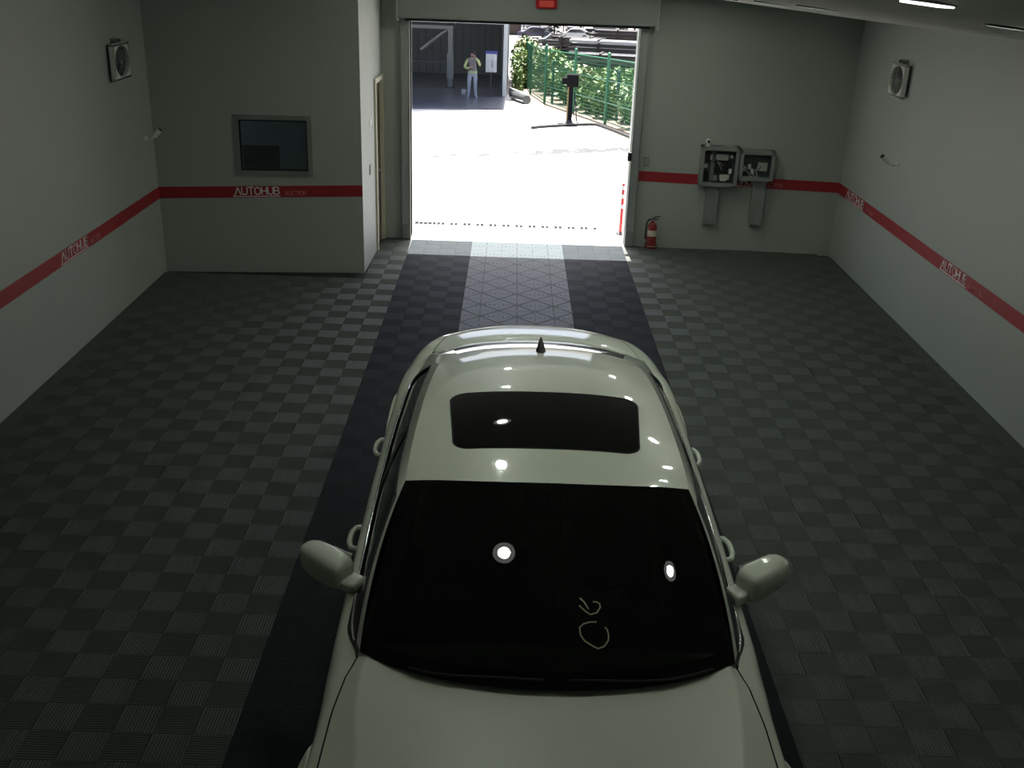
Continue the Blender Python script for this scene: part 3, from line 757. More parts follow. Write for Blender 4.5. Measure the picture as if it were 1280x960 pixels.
for k in range(ny + 1):
    t = k / ny; row = []
    for j in range(NX):
        f = -1 + 2 * j / (NX - 1); a = lat(tw, f); b = lat(tr_, f)
        y = a.y * (1 - t) + b.y * t; p = roof_pt(f, y)
        e0_ = max(0, 1 - t / .03); e1_ = max(0, (t - .94) / .06)
        if e0_: p = p.lerp(a, e0_ ** 1.5)
        if e1_: p = p.lerp(b, e1_ ** 1.5)
        row.append(tuple(p))
    rows.append(row)
roof = MB().grid(rows).build('roof', 'car_white', car, smooth=True)
# sunroof pane with rounded corners, 3 mm proud
def rrect(hw0, hw1, y0, y1, r, n=7):
    o = []
    for (cx, cy, a0) in ((1, 1, 0), (-1, 1, 90), (-1, 0, 180), (1, 0, 270)):
        hw = hw1 if cy else hw0; yc = y1 - r if cy else y0 + r; xc = cx * (hw - r)
        for k in range(n + 1): a = R(a0 + 90 * k / n); o.append((xc + r * math.cos(a), yc + r * math.sin(a)))
    d = []
    for p, q in zip(o, o[1:] + o[:1]):
        k = max(1, int(math.hypot(q[0] - p[0], q[1] - p[1]) / .03))
        d += [(p[0] + (q[0] - p[0]) * i / k, p[1] + (q[1] - p[1]) * i / k) for i in range(k)]
    return d
def on_roof(x, y, dz):
    yv = [p[1] for p in xe_t]; xe = float(np.interp(y, yv, [p[0] for p in xe_t])); p = roof_pt(x / xe, y); return Vector((x, y, p.z + dz))
def roof_plate(hw0, hw1, y0, y1, r, dz, name, m, par):
    ring = rrect(hw0, hw1, y0, y1, r); c = Vector((0, (y0 + y1) / 2)); mb = MB(); rows = []
    for k in range(17):
        f = k / 16; rows.append([on_roof(x * f, c.y + (y - c.y) * f, dz) for x, y in ring + ring[:1]])
    rows.append([on_roof(x * 1.002, c.y + (y - c.y) * 1.002, -.004) for x, y in ring + ring[:1]])
    return mb.grid(rows).build(name, m, par, smooth=60)
roof_plate(.452, .492, -.045, .575, .085, .003, 'sunroof_seal', 'car_seam', roof)
roof_plate(.444, .484, -.037, .567, .08, .005, 'sunroof', 'sunroof_glass', roof)
# antenna fin
mb = MB(); rows = []
for k in range(9):
    t = k / 8; L = .13 * (1 - t) ** .8 + .012; wv = .032 * (1 - t * .85); z = on_roof(0, 1.30, 0).z - .004 + .068 * t; yc = 1.28 + .075 * t
    rows.append([(wv * math.cos(a), yc + L / 2 * math.sin(a), z) for a in [2 * math.pi * q / 12 for q in range(13)]])
mb.grid(rows); mb.add(rows[-1][:-1], [tuple(range(12))]); mb.build('antenna_fin', 'black_plastic', roof, smooth=50)
# inside mirror
mb = MB().bbox(-.12, .12, -.40, -.375, 1.27, 1.33, .012); mb.cyl((0, -.39, 1.32), (0, -.35, 1.375), .012); mb.build('inside_mirror', 'car_interior', car, smooth=True)
# wipers under the hood edge
for x0, x1 in ((-.55, -.02), (.08, .66)):
    mb = MB(); mb.tube([wpt(x0 + (x1 - x0) * k / 6, -1.19 + .05 * ((x0 + (x1 - x0) * k / 6) / .6) ** 2) + Vector((0, 0, .016)) for k in range(7)], .007, 6); mb.build('wiper', 'car_seam', car, smooth=True)
# wheels
def wheel(x, y):
    s = 1 if x > 0 else -1
    mb = MB(); mb.lathe([(.20, -.105), (.29, -.11), (.325, -.09), (WR, -.05), (WR, .05), (.325, .09), (.29, .11), (.20, .105)], (x, y, WR), 'x', 32)
    o = mb.build('wheel', 'dark_rubber', car, smooth=40)
    mb = MB(); mb.lathe([(.215, .085), (.215, .10), (.20, .105), (.195, .06), (.06, .05), (.0001, .06)], (x, y, WR), 'x', 32, M=Matrix.Scale(s, 3, (1, 0, 0)).to_4x4() if s < 0 else None)
    for k in range(7):
        a = 2 * math.pi * k / 7; mb.tube([(x + s * .07, y + .05 * math.cos(a), WR + .05 * math.sin(a)), (x + s * .09, y + .205 * math.cos(a), WR + .205 * math.sin(a))], [.026, .02], 6)
    mb.build('rim', 'alloy', o, smooth=40)
for x in (-.79, .79):
    for y in (FA, RAx): wheel(x, y)
for x in (-.79, .79):
    for y in (FA, RAx):
        rows = []
        for k in range(13):
            a = math.pi * k / 12; rows.append([(x - .12 if x > 0 else x + .12, y + .375 * math.cos(a), WR + .37 * math.sin(a)), (x + .105 if x > 0 else x - .105, y + .375 * math.cos(a), WR + .37 * math.sin(a))])
        MB().grid(rows).build('wheel_arch', 'dark_rubber', car, smooth=True)
# ------------------------------------------------------------------ ceiling downlights
CN = Vector((.1, .024, 1)).normalized()
def downlight(X, Y, lab):
    z = ceil_z(X, Y); e = empty('ceiling_downlight', (X, Y, z)); tag(e, lab, 'ceiling light', 'round ceiling downlights')
    M = Vector((0, 0, 1)).rotation_difference(CN).to_matrix().to_4x4()
    m = MB().lathe([(.080, -.0005), (.080, -.003), (.122, -.003), (.126, -.0005)], n=28, M=M); m.build('glow_ring', 'lamp_ring', e, smooth=40)
    m = MB().lathe([(.127, -.0005), (.127, -.008), (.131, -.008), (.131, -.0005)], n=28, M=M); m.build('trim_ring', 'cabinet_dark', e, smooth=40)  # dark lip added to hide the lamp glow at grazing angles
    m = MB().lathe([(.0001, -.0005), (.070, -.0005), (.070, -.003), (.0001, -.003)], n=28, M=M); m.build('lamp_lens', 'lamp_lens', e)
ORD = ('nearest', 'second', 'third', 'fourth', 'fifth')
for X in LX:
    for k, Y in enumerate(LY[::-1]):
        downlight(X, Y, ('round glowing ceiling downlight above the sedan lane, %s from the roller door' if X < 1 else 'round glowing ceiling downlight on the cabinet side, %s from the roller door') % ORD[k])
e = empty('ceiling_panel_light', (.80, 2.45, ceil_z(.80, 2.45) - .001)); tag(e, 'small flat glowing panel light on the sloping ceiling', 'ceiling light')
M = Vector((0, 0, 1)).rotation_difference(CN).to_matrix().to_4x4()
MB().bbox(-.05, .05, -.05, .05, -.006, -.001, .002, M=M).build('housing', 'white_plastic', e)
MB().bbox(-.046, .046, -.046, .046, -.0095, -.0055, .0015, M=M).build('diffuser', 'lamp_tube', e)

# ------------------------------------------------------------------ wall fans
def fan(loc, rz, lab):
    e = empty('wall_fan', loc, rz); tag(e, lab, 'fan', 'box fans on the side walls')    # local +y points out of the wall
    w_, h_, d_ = .225, .175, .045
    m = MB()
    m.bbox(-w_, w_, .03, .03 + d_, -h_, -h_ + .025, .006); m.bbox(-w_, w_, .03, .03 + d_, h_ - .025, h_, .006)
    m.bbox(-w_, -w_ + .03, .03, .03 + d_, -h_, h_, .006); m.bbox(w_ - .03, w_, .03, .03 + d_, -h_, h_, .006)
    # front plate with an oval hole
    n = 40; ring = [(.195 * math.cos(2 * math.pi * k / n), .152 * math.sin(2 * math.pi * k / n)) for k in range(n)]
    outer = []
    for x, z in ring:
        s = min((w_ - .004) / max(abs(x), 1e-6), (h_ - .004) / max(abs(z), 1e-6)); outer.append((x * s, z * s))
    rows = [[(x, .03 + d_, z) for x, z in outer + outer[:1]], [(x, .03 + d_, z) for x, z in ring + ring[:1]], [(x, .04, z) for x, z in ring + ring[:1]]]
    m.grid(rows); m.build('fan_frame', 'white_plastic', e, smooth=30)
    MB().box(-w_ + .02, w_ - .02, .024, .034, -h_ + .02, h_ - .02).build('back_plate', 'black_plastic', e)
    for k in range(5):
        a = 2 * math.pi * k / 5; m = MB(); rows = []
        for q in range(6):
            r = .03 + .10 * q / 5; rows.append([(1.22 * r * math.cos(a + t), .052 + .016 * t / .4, r * math.sin(a + t)) for t in (-.38, -.13, .13, .38)])
        m.grid(rows); m.build('fan_blade', 'cabinet_dark', e, smooth=True)
    m = MB().cyl((0, .034, 0), (0, .068, 0), .032, .026, 16); m.build('hub', 'galv', e, smooth=40)
    m = MB()
    for r in (.06, .10, .135): m.tube([(1.24 * r * math.cos(2 * math.pi * k / 32), .072, r * math.sin(2 * math.pi * k / 32)) for k in range(33)], .0022, 5, caps=False)
    for k in range(8): a = math.pi * k / 8; m.tube([(1.24 * .145 * math.cos(a), .072, .145 * math.sin(a)), (-1.24 * .145 * math.cos(a), .072, -.145 * math.sin(a))], .002, 5)
    m.build('guard', 'galv', e)
    m = MB(); m.box(-.07, -.055, .0, .06, h_ - .01, h_ + .035); m.box(.055, .07, .0, .06, h_ - .01, h_ + .035); m.box(-.07, .07, .0, .010, h_ - .01, h_ + .045); m.build('bracket', 'steel_grey', e)
    return e
fan((XL, 10.76, 2.45), -math.pi / 2, 'white framed box fan on the wall left of the office')
fan((XR, 11.69, 2.43), math.pi / 2, 'white framed box fan on the wall near the cabinets')

# ------------------------------------------------------------------ cameras
def cctv(base, nrm, tip, lab, name='security_camera'):
    base = Vector(base); nrm = Vector(nrm).normalized(); tip = Vector(tip)
    e = empty(name, base); tag(e, lab, 'camera', 'small bullet cameras on the walls')
    MB().cyl((0, 0, 0), nrm * .018, .034, .030, 18).build('mount_plate', 'white_plastic', e, smooth=40)
    t = tip - base; d = Vector((t.x * .4, -abs(t.y) if abs(t.y) > 1e-3 else 0, 0))
    el = nrm * .07
    MB().tube([nrm * .015, el, el + (t - el) * .35], .012, 8).build('arm', 'white_plastic', e, smooth=True)
    a = el + (t - el) * .25; m = MB(); m.cyl(a, t, .027, .029, 18); m.build('camera_body', 'white_plastic', e, smooth=40)
    dd = (t - a).normalized(); m = MB(); m.cyl(t - dd * .004, t + dd * .012, .025, .025, 18); m.build('lens', 'black_plastic', e, smooth=40)
cctv((XL, 11.40, 1.57), (1, 0, 0), (-3.97, 11.42, 1.665), 'small white bullet camera on the wall left of the office')
cctv((XR, 11.40, 1.555), (-1, 0, 0), (3.96, 11.38, 1.65), 'small pale bullet camera on the wall below the fan near the cabinets')

# ------------------------------------------------------------------ electrical cabinets on the back wall
def wall_y(x): return 13.50 - (x - 1.43) * (.20 / 2.72)
rzw = math.atan2(-.20, 2.72)
def cab(x0, x1, z0, z1, dep, name, lab):
    xc = (x0 + x1) / 2; e = empty(name, (xc, wall_y(xc) - .002, z0), rzw); tag(e, lab, 'cabinet')
    w_ = (x1 - x0) / 2; h = z1 - z0; t = .028
    m = MB(); m.box(-w_, w_, -.012, 0, 0, h); m.box(-w_, -w_ + t, -dep, 0, 0, h); m.box(w_ - t, w_, -dep, 0, 0, h); m.box(-w_, w_, -dep, 0, h - t, h); m.box(-w_, w_, -dep, 0, 0, t)
    m.build('case', 'cabinet_grey', e)
    m = MB()
    for q in ((-w_, w_, 0, .045), (-w_, w_, h - .045, h), (-w_, -w_ + .045, 0, h), (w_ - .045, w_, 0, h)): m.box(q[0], q[1], -dep - .006, -dep, q[2], q[3])
    m.build('front_rim', 'cabinet_grey', e)
    MB().box(-w_ + t, w_ - t, -.02, -.012, t, h - t).build('mounting_plate', 'cabinet_dark', e)
    return e, w_, h
e, w_, h = cab(2.33, 2.815, .87, 1.375, .17, 'control_cabinet', 'open grey control cabinet with white modules topped by a small camera')
for (x, z, a, b, mm) in ((.035, .36, .16, .075, 'paper'), (-.11, .355, .035, .07, 'white_plastic'), (.16, .37, .03, .035, 'white_plastic'), (-.165, .24, .05, .05, 'paper'), (.155, .185, .035, .06, 'white_plastic'), (.09, .105, .12, .06, 'paper'), (.08, .07, .08, .03, 'white_plastic'), (-.03, .09, .05, .07, 'cabinet_grey'), (-.16, .13, .07, .08, 'black_plastic'), (.03, .22, .15, .11, 'black_plastic'), (-.15, .37, .09, .10, 'black_plastic'), (.12, .27, .07, .07, 'black_plastic')):
    MB().bbox(x - a / 2, x + a / 2, -.075, -.018, z - b / 2, z + b / 2, .004).build('module', mm, e)
for x in (-.085, -.06): MB().box(x - .01, x + .01, -.045, -.02, .04, .46).build('cable_duct', 'cabinet_grey', e)
for k in range(5): MB().tube([(-.06, -.05, .40 - .05 * k), (-.02 + .01 * k, -.09, .30), (.05, -.08, .16 + .03 * k)], .004, 5).build('wire', 'wire_white' if k % 2 else 'black_plastic', e)
e2, w2, h2 = cab(2.825, 3.265, .965, 1.345, .17, 'terminal_cabinet', 'lower open grey cabinet with loose wiring beside the control cabinet')
MB().bbox(.03, .15, -.06, -.018, .11, .22, .004).build('module', 'paper', e2)
for x, z in ((-.14, .13), (-.08, .16), (-.03, .1)): MB().bbox(x - .02, x + .02, -.06, -.018, z - .03, z + .03, .004).build('terminal', 'white_plastic', e2)
for k in range(6): MB().tube([(-.16 + .05 * k, -.04, .20), (-.12 + .03 * k, -.10, .12), (-.05 + .02 * k, -.12, .045), (.02, -.10, .035)], .005, 5).build('wire', 'wire_white' if k % 2 == 0 else 'cabinet_dark', e2)
MB().box(-.20, .06, -.165, -.03, .028, .034).build('paper_sheet', 'paper', e2)
def duct(x0, x1, z0, z1, lab, top):
    xc = (x0 + x1) / 2; e = empty('cable_trunking', (xc, wall_y(xc) - .006, z0), rzw); tag(e, lab, 'cable duct')
    w_ = (x1 - x0) / 2; h = z1 - z0
    m = MB(); m.box(-w_, -w_ + .012, -.09, 0, .0, h); m.box(w_ - .012, w_, -.09, 0, 0, h); m.box(-w_, w_, -.012, 0, 0, h); m.build('channel', 'cabinet_grey', e)
    MB().bbox(-w_ - .003, w_ + .003, -.102, -.09, .0, h, .003).build('cover', 'cabinet_grey', e)
    MB().box(-w_ + .012, w_ - .012, -.088, -.014, .004, .012).build('bottom_cap', 'cabinet_dark', e)
    for k in (-1, 1): MB().cyl((k * (w_ - .02), -.102, .03), (k * (w_ - .02), -.106, .03), .007, n=10).build('screw', 'black_plastic', e)
duct(2.45, 2.61, .36, .868, 'grey upright cable duct below the control cabinet', .868)
duct(3.04, 3.20, .375, .963, 'grey upright cable duct below the wiring cabinet', .963)
# camera standing on the cabinet
e = empty('webcam', (2.40, wall_y(2.4) - .10, 1.376)); tag(e, 'small round white camera standing on the control cabinet', 'camera')
MB().lathe([(.03, 0), (.032, .006), (.02, .012), (.008, .016), (.008, .03)], n=20).build('stand', 'white_plastic', e, smooth=40)
MB().ball((0, 0, .055), .034, n=18, m=12).build('camera_head', 'white_plastic', e, smooth=True)
MB().cyl((0, -.030, .056), (0, -.036, .056), .018, n=18).build('lens', 'black_plastic', e)
MB().tube([(.03, 0, .006), (.07, -.01, .004), (.13, -.005, .004), (.18, .03, .004)], .004, 6).build('cable', 'black_plastic', e)

# switch plates
def plate(loc, rz, w_, h, lab, n, name='switch_plate'):
    e = empty(name, loc, rz); tag(e, lab, 'switch')
    MB().bbox(-w_ / 2, w_ / 2, -.010, 0, 0, h, .003).build('plate', 'cabinet_grey', e)
    for k in range(n): MB().bbox(-w_ / 2 + .012 + k * (w_ - .02) / n, -w_ / 2 + .004 + (k + 1) * (w_ - .02) / n, -.015, -.009, h * .2, h * .8, .002).build('rocker', 'alu', e)
plate((1.648, wall_y(1.648) - .001, 1.055), rzw, .075, .125, 'grey wall switch above the fire extinguisher', 1)
sp_ = SP(.55, 1.05); plate((sp_.x + .001, sp_.y, 1.05), math.atan2(sx.y, sx.x), .11, .12, 'double wall switch on the office return wall', 2)
e = empty('round_bell', SP(.62, 1.66) + Vector((.001, 0, 0)), math.atan2(sx.y, sx.x)); tag(e, 'small round pale cover plate above the double wall switch', 'cover plate')
MB().lathe([(.045, 0), (.045, -.008), (.03, -.014), (.0001, -.015)], axis='y', n=24).build('cover', 'white_plastic', e, smooth=40)
# sensor on the rail
e = empty('door_sensor', (1.425, 13.40, 1.135)); tag(e, 'small black sensor box on the roller door rail', 'sensor')
MB().bbox(-.035, .015, -.03, .035, 0, .11, .006).build('case', 'black_plastic', e); MB().cyl((-.035, 0, .055), (-.040, 0, .055), .012, n=14).build('lens', 'veh_dark', e)

# ------------------------------------------------------------------ fire extinguisher
e = empty('fire_extinguisher', (1.785, 13.37, 0)); tag(e, 'red fire extinguisher with black hose standing on the tiles by the door', 'fire extinguisher')
MB().lathe([(.066, .0), (.070, .012), (.070, .04), (.063, .05), (.063, .27), (.058, .305), (.040, .33), (.020, .342), (.018, .36)], n=28).build('cylinder', 'extinguisher_red', e, smooth=40)
MB().lathe([(.080, .0), (.082, .01), (.080, .055), (.066, .065)], n=28).build('base_ring', 'extinguisher_red', e, smooth=40)
m = MB(); rows = []
for z in (.165, .245): rows.append([(.0645 * math.cos(a), .0645 * math.sin(a), z) for a in [R(-160 + 140 * k / 14) for k in range(15)]])
m.grid(rows); m.build('label', 'cream_label', e, smooth=True)
m = MB().cyl((0, 0, .35), (0, 0, .395), .017, .015, 14); m.build('valve', 'steel_grey', e, smooth=40)
m = MB(); m.box(-.012, .012, -.008, .012, .385, .398); m.prism([(.0, -.008, .395), (.10, -.008, .425), (.10, -.008, .433), (.0, -.008, .41)], (0, .016, 0)); m.build('lever', 'black_plastic', e)
m = MB().prism([(.0, -.008, .37), (.085, -.008, .385), (.085, -.008, .393), (.0, -.008, .382)], (0, .016, 0)); m.build('carry_handle', 'black_plastic', e)
m = MB().tube([(-.01, 0, .385), (-.05, -.005, .382), (-.078, -.01, .34), (-.084, -.015, .26), (-.084, -.02, .17), (-.083, -.022, .12)], [.009, .010, .010, .010, .010, .013], 10); m.build('hose', 'dark_rubber', e, smooth=True)
for k in range(5):
    a = R(-125 + 18 * k); m = MB().cyl((.081 * math.cos(a), .081 * math.sin(a), .035), (.084 * math.cos(a), .084 * math.sin(a), .035), .009, n=10); m.build('sticker', 'paper', e)

# ------------------------------------------------------------------ outdoors: ground
def gz(y): return 0.0 if y < 14.5 else (-(y - 14.5) * .06 if y < 45 else -1.83)
m = MB(); rows = []
for y in [13.72, 14.5] + [16 + 1.0 * k for k in range(29)] + [45]: rows.append([(x, y, gz(y) - .004) for x in (-14, -8, -3, 0, 3, 8, 14)])
m.grid(rows); yard = m.build('yard_ground', 'concrete', fix=False); struct(yard, 'bright sunlit concrete yard outside the roller door', 'ground')
m = MB(); m.grid([[(x, y, z) for x in (-160, 0, 160)] for y, z in ((45, -1.84), (58, -1.84), (80, -7.5), (120, -7.5), (300, -7.5))]); o = m.build('parking_ground', 'lot', fix=False); struct(o, 'pale open parking ground beyond the hedge', 'ground')
# worn slab joint with crumbs
m = MB()
for k in range(60):
    x = -2.1 + 4.9 * k / 60; y = 21.5 + 2.6 * k / 60 + rnd.uniform(-.18, .18)
    if x < .2 and rnd.random() < .7: continue
    for q in range(3 if x > .8 else 1):
        xx = x + rnd.uniform(-.1, .1); yq = y + rnd.uniform(-.3, .3); s = rnd.uniform(.015, .045); m.box(xx - s * 2.2, xx + s * 2.2, yq - s * 2.5, yq + s * 2.5, gz(yq) - .01, gz(yq) + .006)
o = m.build('joint_crumbs', 'pile_dark', yard); o['kind'] = 'stuff'
# gravel verge under the fence
FE = [(3.75, 24.2), (3.10, 26.9), (2.52, 29.83), (1.79, 33.21), (.98, 36.8), (.55, 41.5), (.42, 46.0)]
def fx_at(y): return float(np.interp(y, [p[1] for p in FE], [p[0] for p in FE]))
m = MB(); rows = []
for k in range(23):
    y = 24.0 + k; rows.append([(fx_at(y) - .42 + .1 * math.sin(k * 1.7), y, gz(y) + .006), (fx_at(y) + .3, y, gz(y) + .02), (fx_at(y) + 9, y, gz(y) + .03)])
m.grid(rows); struct(m.build('verge_ground', 'yard_gravel', fix=False), 'sandy verge at the foot of the green fence', 'ground')
# drain
e = empty('drain_grate', (-.15, 14.28, 0)); tag(e, 'narrow slotted drain across the yard before the doorway', 'drain')
MB().box(-1.32, 1.30, -.07, .07, -.03, .003).build('frame', 'concrete_edge', e)
m = MB()
for k in range(42):
    x = -1.27 + .0615 * k
    if k > 4 and k % 3 == 1: continue
    m.box(x - (.024 if k < 4 else .017), x + (.024 if k < 4 else .017), -.055, .055, .0028, .0045)
o = m.build('slot', 'matte_black', e); o['kind'] = 'stuff'
# flexible warning post
e = empty('warning_post', (1.44, 14.05, 0)); tag(e, 'slim red and white warning post just outside the doorway', 'post')
MB().lathe([(.06, 0), (.06, .012), (.035, .025), (.022, .03)], n=18).build('base', 'black_plastic', e, smooth=40)
MB().cyl((0, 0, .02), (0, 0, .70), .024, .022, 14).build('pole', 'red_paint', e, smooth=40)
for z in (.36, .50, .62): MB().cyl((0, 0, z), (0, 0, z + .055), .0255, .0255, 14).build('reflective_sleeve', 'board_white', e, smooth=40)
# hose on the ground
pts = []
for x, y in ((.42, 27.99), (.9, 28.55), (1.5, 29.05), (2.0, 29.45), (2.25, 29.45), (2.45, 28.7), (2.68, 27.5), (2.91, 26.2), (3.3, 24.4)): pts.append((x, y, gz(y) + .03))
o = MB().tube(crv(pts, 5), .045, 8).build('ground_hose', 'pile_dark', loc=(2.25, 29.45, gz(29.45)), smooth=True); tag(o, 'dark hose lying across the sunlit yard past the pedestal', 'hose')
# pedestal
e = empty('access_pedestal', (1.48, 29.46, gz(29.46))); tag(e, 'dark access pedestal with a boxy head on a slim post', 'pedestal')
MB().lathe([(.20, 0), (.20, .02), (.12, .06), (.08, .12), (.07, .14)], n=14).build('base', 'pile_dark', e, smooth=40)
MB().box(-.05, .07, -.06, .06, .10, 1.06).build('post', 'matte_black', e); MB().box(-.085, -.05, -.05, .05, .10, 1.06).build('post_edge', 'pedestal_yellow', e)
MB().bbox(-.12, .20, -.14, .14, 1.04, 1.37, .02).build('head', 'matte_black', e); MB().bbox(-.25, -.10, -.10, .10, 1.10, 1.28, .02).build('reader', 'matte_black', e)
MB().tube([(.1, 0, .9), (.16, -.02, .5), (.20, -.04, .12), (.28, -.05, .02)], .018, 6).build('cable', 'black_plastic', e, smooth=True)
for k in (-1, 1): MB().box(-.32, -.14, k * .09 - .02, k * .09 + .02, .0, .03).build('anchor_foot', 'pile_dark', e)

# ------------------------------------------------------------------ green fence
fence = empty('green_mesh_fence', (FE[2][0], FE[2][1], gz(FE[2][1]))); tag(fence, 'green welded mesh fence with round posts in front of the hedge', 'fence')
fo = Vector(fence.location)
def fpt(p, z): return Vector((p[0], p[1], gz(p[1]) + z)) - fo
for i, p in enumerate(FE):
    po = MB().cyl(fpt(p, -.02), fpt(p, 1.92), .045, .045, 12).build('post', 'fence_green', fence, smooth=40)
    MB().ball(fpt(p, 1.92), .055).build('post_cap', 'fence_green', po, smooth=True)
for i, (p, q) in enumerate(zip(FE[:-1], FE[1:])):
    m = MB(); a0, a1 = fpt(p, 0), fpt(q, 0); L = (a1 - a0).length
    for z in (.10, .62, 1.22, 1.80): m.tube([a0 + Vector((0, 0, z)), a1 + Vector((0, 0, z))], .017, 6)
    for k in range(1, 17): z = .10 + .10 * k; m.tube([a0 + Vector((0, 0, z)), a1 + Vector((0, 0, z))], .006, 4)
    for k in range(1, int(L / .14)): c = a0.lerp(a1, k * .14 / L); m.tube([c + Vector((0, 0, .1)), c + Vector((0, 0, 1.80))], .0055, 4)
    m.build('mesh_panel', 'fence_green', fence)
for p in ((2.95, 31.0), (1.25, 36.9)):
    MB().cyl(fpt(p, 0), fpt(p, 1.45), .05, .05, 10).build('brace_post', 'fence_green_dark', fence, smooth=40)

# ------------------------------------------------------------------ shrubs
def leaf_blob(mb, c, r, n, size, flat=1.0):
    for _ in range(n):
        while True:
            d = Vector((rnd.uniform(-1, 1), rnd.uniform(-1, 1), rnd.uniform(-1, 1)))
            if .1 < d.length < 1: break
        d = d.normalized() * (d.length ** .4)
        p = Vector(c) + Vector((d.x * r[0], d.y * r[1], d.z * r[2]))
        u = Vector((rnd.uniform(-1, 1), rnd.uniform(-1, 1), rnd.uniform(-.6, .6))).normalized(); v = u.cross(Vector((rnd.uniform(-1, 1), rnd.uniform(-1, 1), rnd.uniform(-1, 1)))).normalized()
        s = size * rnd.uniform(.6, 1.3); w_ = s * .55
        mb.add([p - u * s, p + v * w_, p + u * s, p - v * w_], [(0, 1, 2, 3)])
def shrub(x, y, h, r, m, lab, grp='shrubs behind the green fence', n=640, size=.105, name='leafy_shrub'):
    e = empty(name, (x, y, gz(y) + .02)); tag(e, lab, 'shrub', grp)
    mb = MB(); nb = 6
    for k in range(nb):
        a = rnd.uniform(0, 6.28); q = rnd.uniform(0, .55) * r; zc = h * rnd.uniform(.24, .76)
        leaf_blob(mb, (q * math.cos(a), q * math.sin(a), zc), (r * .62, r * .62, min(zc, h - zc) * rnd.uniform(.9, 1.1) + .12), n // nb, size)
    mb.build('foliage', m, e, fix=False)
    mb = MB()
    for k in range(4):
        a = rnd.uniform(0, 6.28); mb.tube([(0.05 * math.cos(a), .05 * math.sin(a), 0), (r * .3 * math.cos(a), r * .3 * math.sin(a), h * .4), (r * .5 * math.cos(a), r * .5 * math.sin(a), h * .7)], [.022, .016, .008], 5)
    mb.build('stem', 'bark', e)
LB_ = {'leaf_a': 'bright green leafy shrub growing behind the mesh fence', 'leaf_b': 'deep green leafy shrub growing behind the mesh fence', 'leaf_c': 'yellow green leafy shrub growing behind the mesh fence'}
k = 0
for y in (25.8, 27.3, 28.8, 30.3, 31.8, 33.4, 35.0, 36.8, 38.8, 41.0, 43.5):
    for j, off in enumerate((.75, 1.95, 3.2)):
        mm = ('leaf_a', 'leaf_b', 'leaf_a', 'leaf_c', 'leaf_b')[k % 5]; k += 1
        x = fx_at(y) + off + rnd.uniform(-.15, .15); tall = 1.0 if y < 34 else 1.35
        a = proj(x, y, gz(y) + 1); 
        if a is None or a[0] > 830: continue
        hh = tall * rnd.uniform(1.0, 1.35); top = float(np.interp(a[0], [640, 665, 685, 705, 722, 800], [52, 58, 63, 78, 88, 90]))
        while proj(x, y, gz(y) + hh)[1] < top and hh > .5: hh -= .05
        shrub(x, y + rnd.uniform(-.2, .2), hh, rnd.uniform(.62, .72), mm, LB_[mm])

for (x, y, h, rr, mm) in ((.42, 45.2, 1.5, .7, 'leaf_a'), (1.5, 46.5, 1.3, .7, 'leaf_b'), (.42, 47.4, 1.7, .75, 'leaf_c'), (1.6, 48.6, 1.2, .75, 'leaf_a'), (.45, 49.4, 1.7, .8, 'leaf_b')):
    shrub(x, y, h, rr, mm, {'leaf_a': 'tall bright shrub at the far end of the mesh fence by the workshop', 'leaf_b': 'tall deep green shrub at the far end of the mesh fence by the workshop', 'leaf_c': 'tall yellowish shrub at the far end of the mesh fence by the workshop'}[mm], 'tall shrubs at the fence end')
for y in (42.6, 43.6):
    shrub(.02, y, 1.25, .30, 'leaf_a', 'slim bright shrub squeezed between workshop wall and fence end', 'slim shrubs beside the workshop', 260, .085)
# curb, plank and bundle at the fence foot
o = MB().prism([(-.30, 41.6, gz(41.6)), (.40, 37.6, gz(37.6)), (.48, 37.7, gz(37.7)), (-.22, 41.8, gz(41.8))], (0, 0, .22)).build('kerb_plank', 'board_white', loc=(0, 40, gz(40))); tag(o, 'white plank lying on edge along the fence foot by the garage', 'plank')
m = MB(); 
o = MB().tube([(-.12, 38.4, gz(38.4) + .14), (.36, 36.4, gz(36.4) + .14)], .15, 10).build('rolled_mat', 'veh_grey', loc=(.12, 37.4, gz(37.4))); tag(o, 'grey rolled mat lying beside the white plank', 'roll')

# ------------------------------------------------------------------ garage across the yard
g = empty('workshop_building', (-3.5, 39.6, gz(39.6))); tag(g, 'workshop building with a wide open doorway and white door frame', 'building'); go = Vector(g.location)
def gp(mb, name, m, par=g, smooth=False):
    mb.v = [tuple(Vector(v) - go) for v in mb.v]; return mb.build(name, m, par, smooth=smooth)
zg = gz(39.6)
gp(MB().box(-.52, -.37, 39.45, 39.65, zg - .05, 3.2), 'door_frame', 'garage_white')
gp(MB().box(-9.2, -.52, 39.45, 39.65, 1.06, 1.22), 'door_head', 'garage_white')
gp(MB().box(-9.4, -.37, 39.5, 39.7, 1.22, 3.2), 'front_wall', 'garage_clad')
gp(MB().box(-.58, -.37, 39.66, 50, zg - .7, 3.2), 'side_wall', 'garage_clad')
gp(MB().box(-9.4, -9.2, 39.5, 50, zg - .7, 3.2), 'side_wall', 'garage_clad')
gp(MB().box(-9.4, -.37, 49.6, 49.8, zg - .7, 3.2), 'back_wall', 'garage_inside')
for kx in range(14): gp(MB().box(-5.2 + kx * .34, -4.88 + kx * .34, 49.52, 49.6, -1.83, 3.0), 'wall_panel', 'garage_inside')
gp(MB().box(-9.4, -.2, 39.4, 50, 3.2, 3.35), 'roof', 'garage_clad')
gp(MB().prism([(-9.4, 31.6, 2.25), (-.42, 35.0, 2.25), (-.42, 39.5, 2.45), (-9.4, 39.5, 2.45)], (0, 0, .12)), 'canopy', 'garage_clad')
rows = [[(x, y, gz(y) + .012) for x in (-9.2, -5, -.42)] for y in (39, 41, 43, 45, 47, 49.5)]
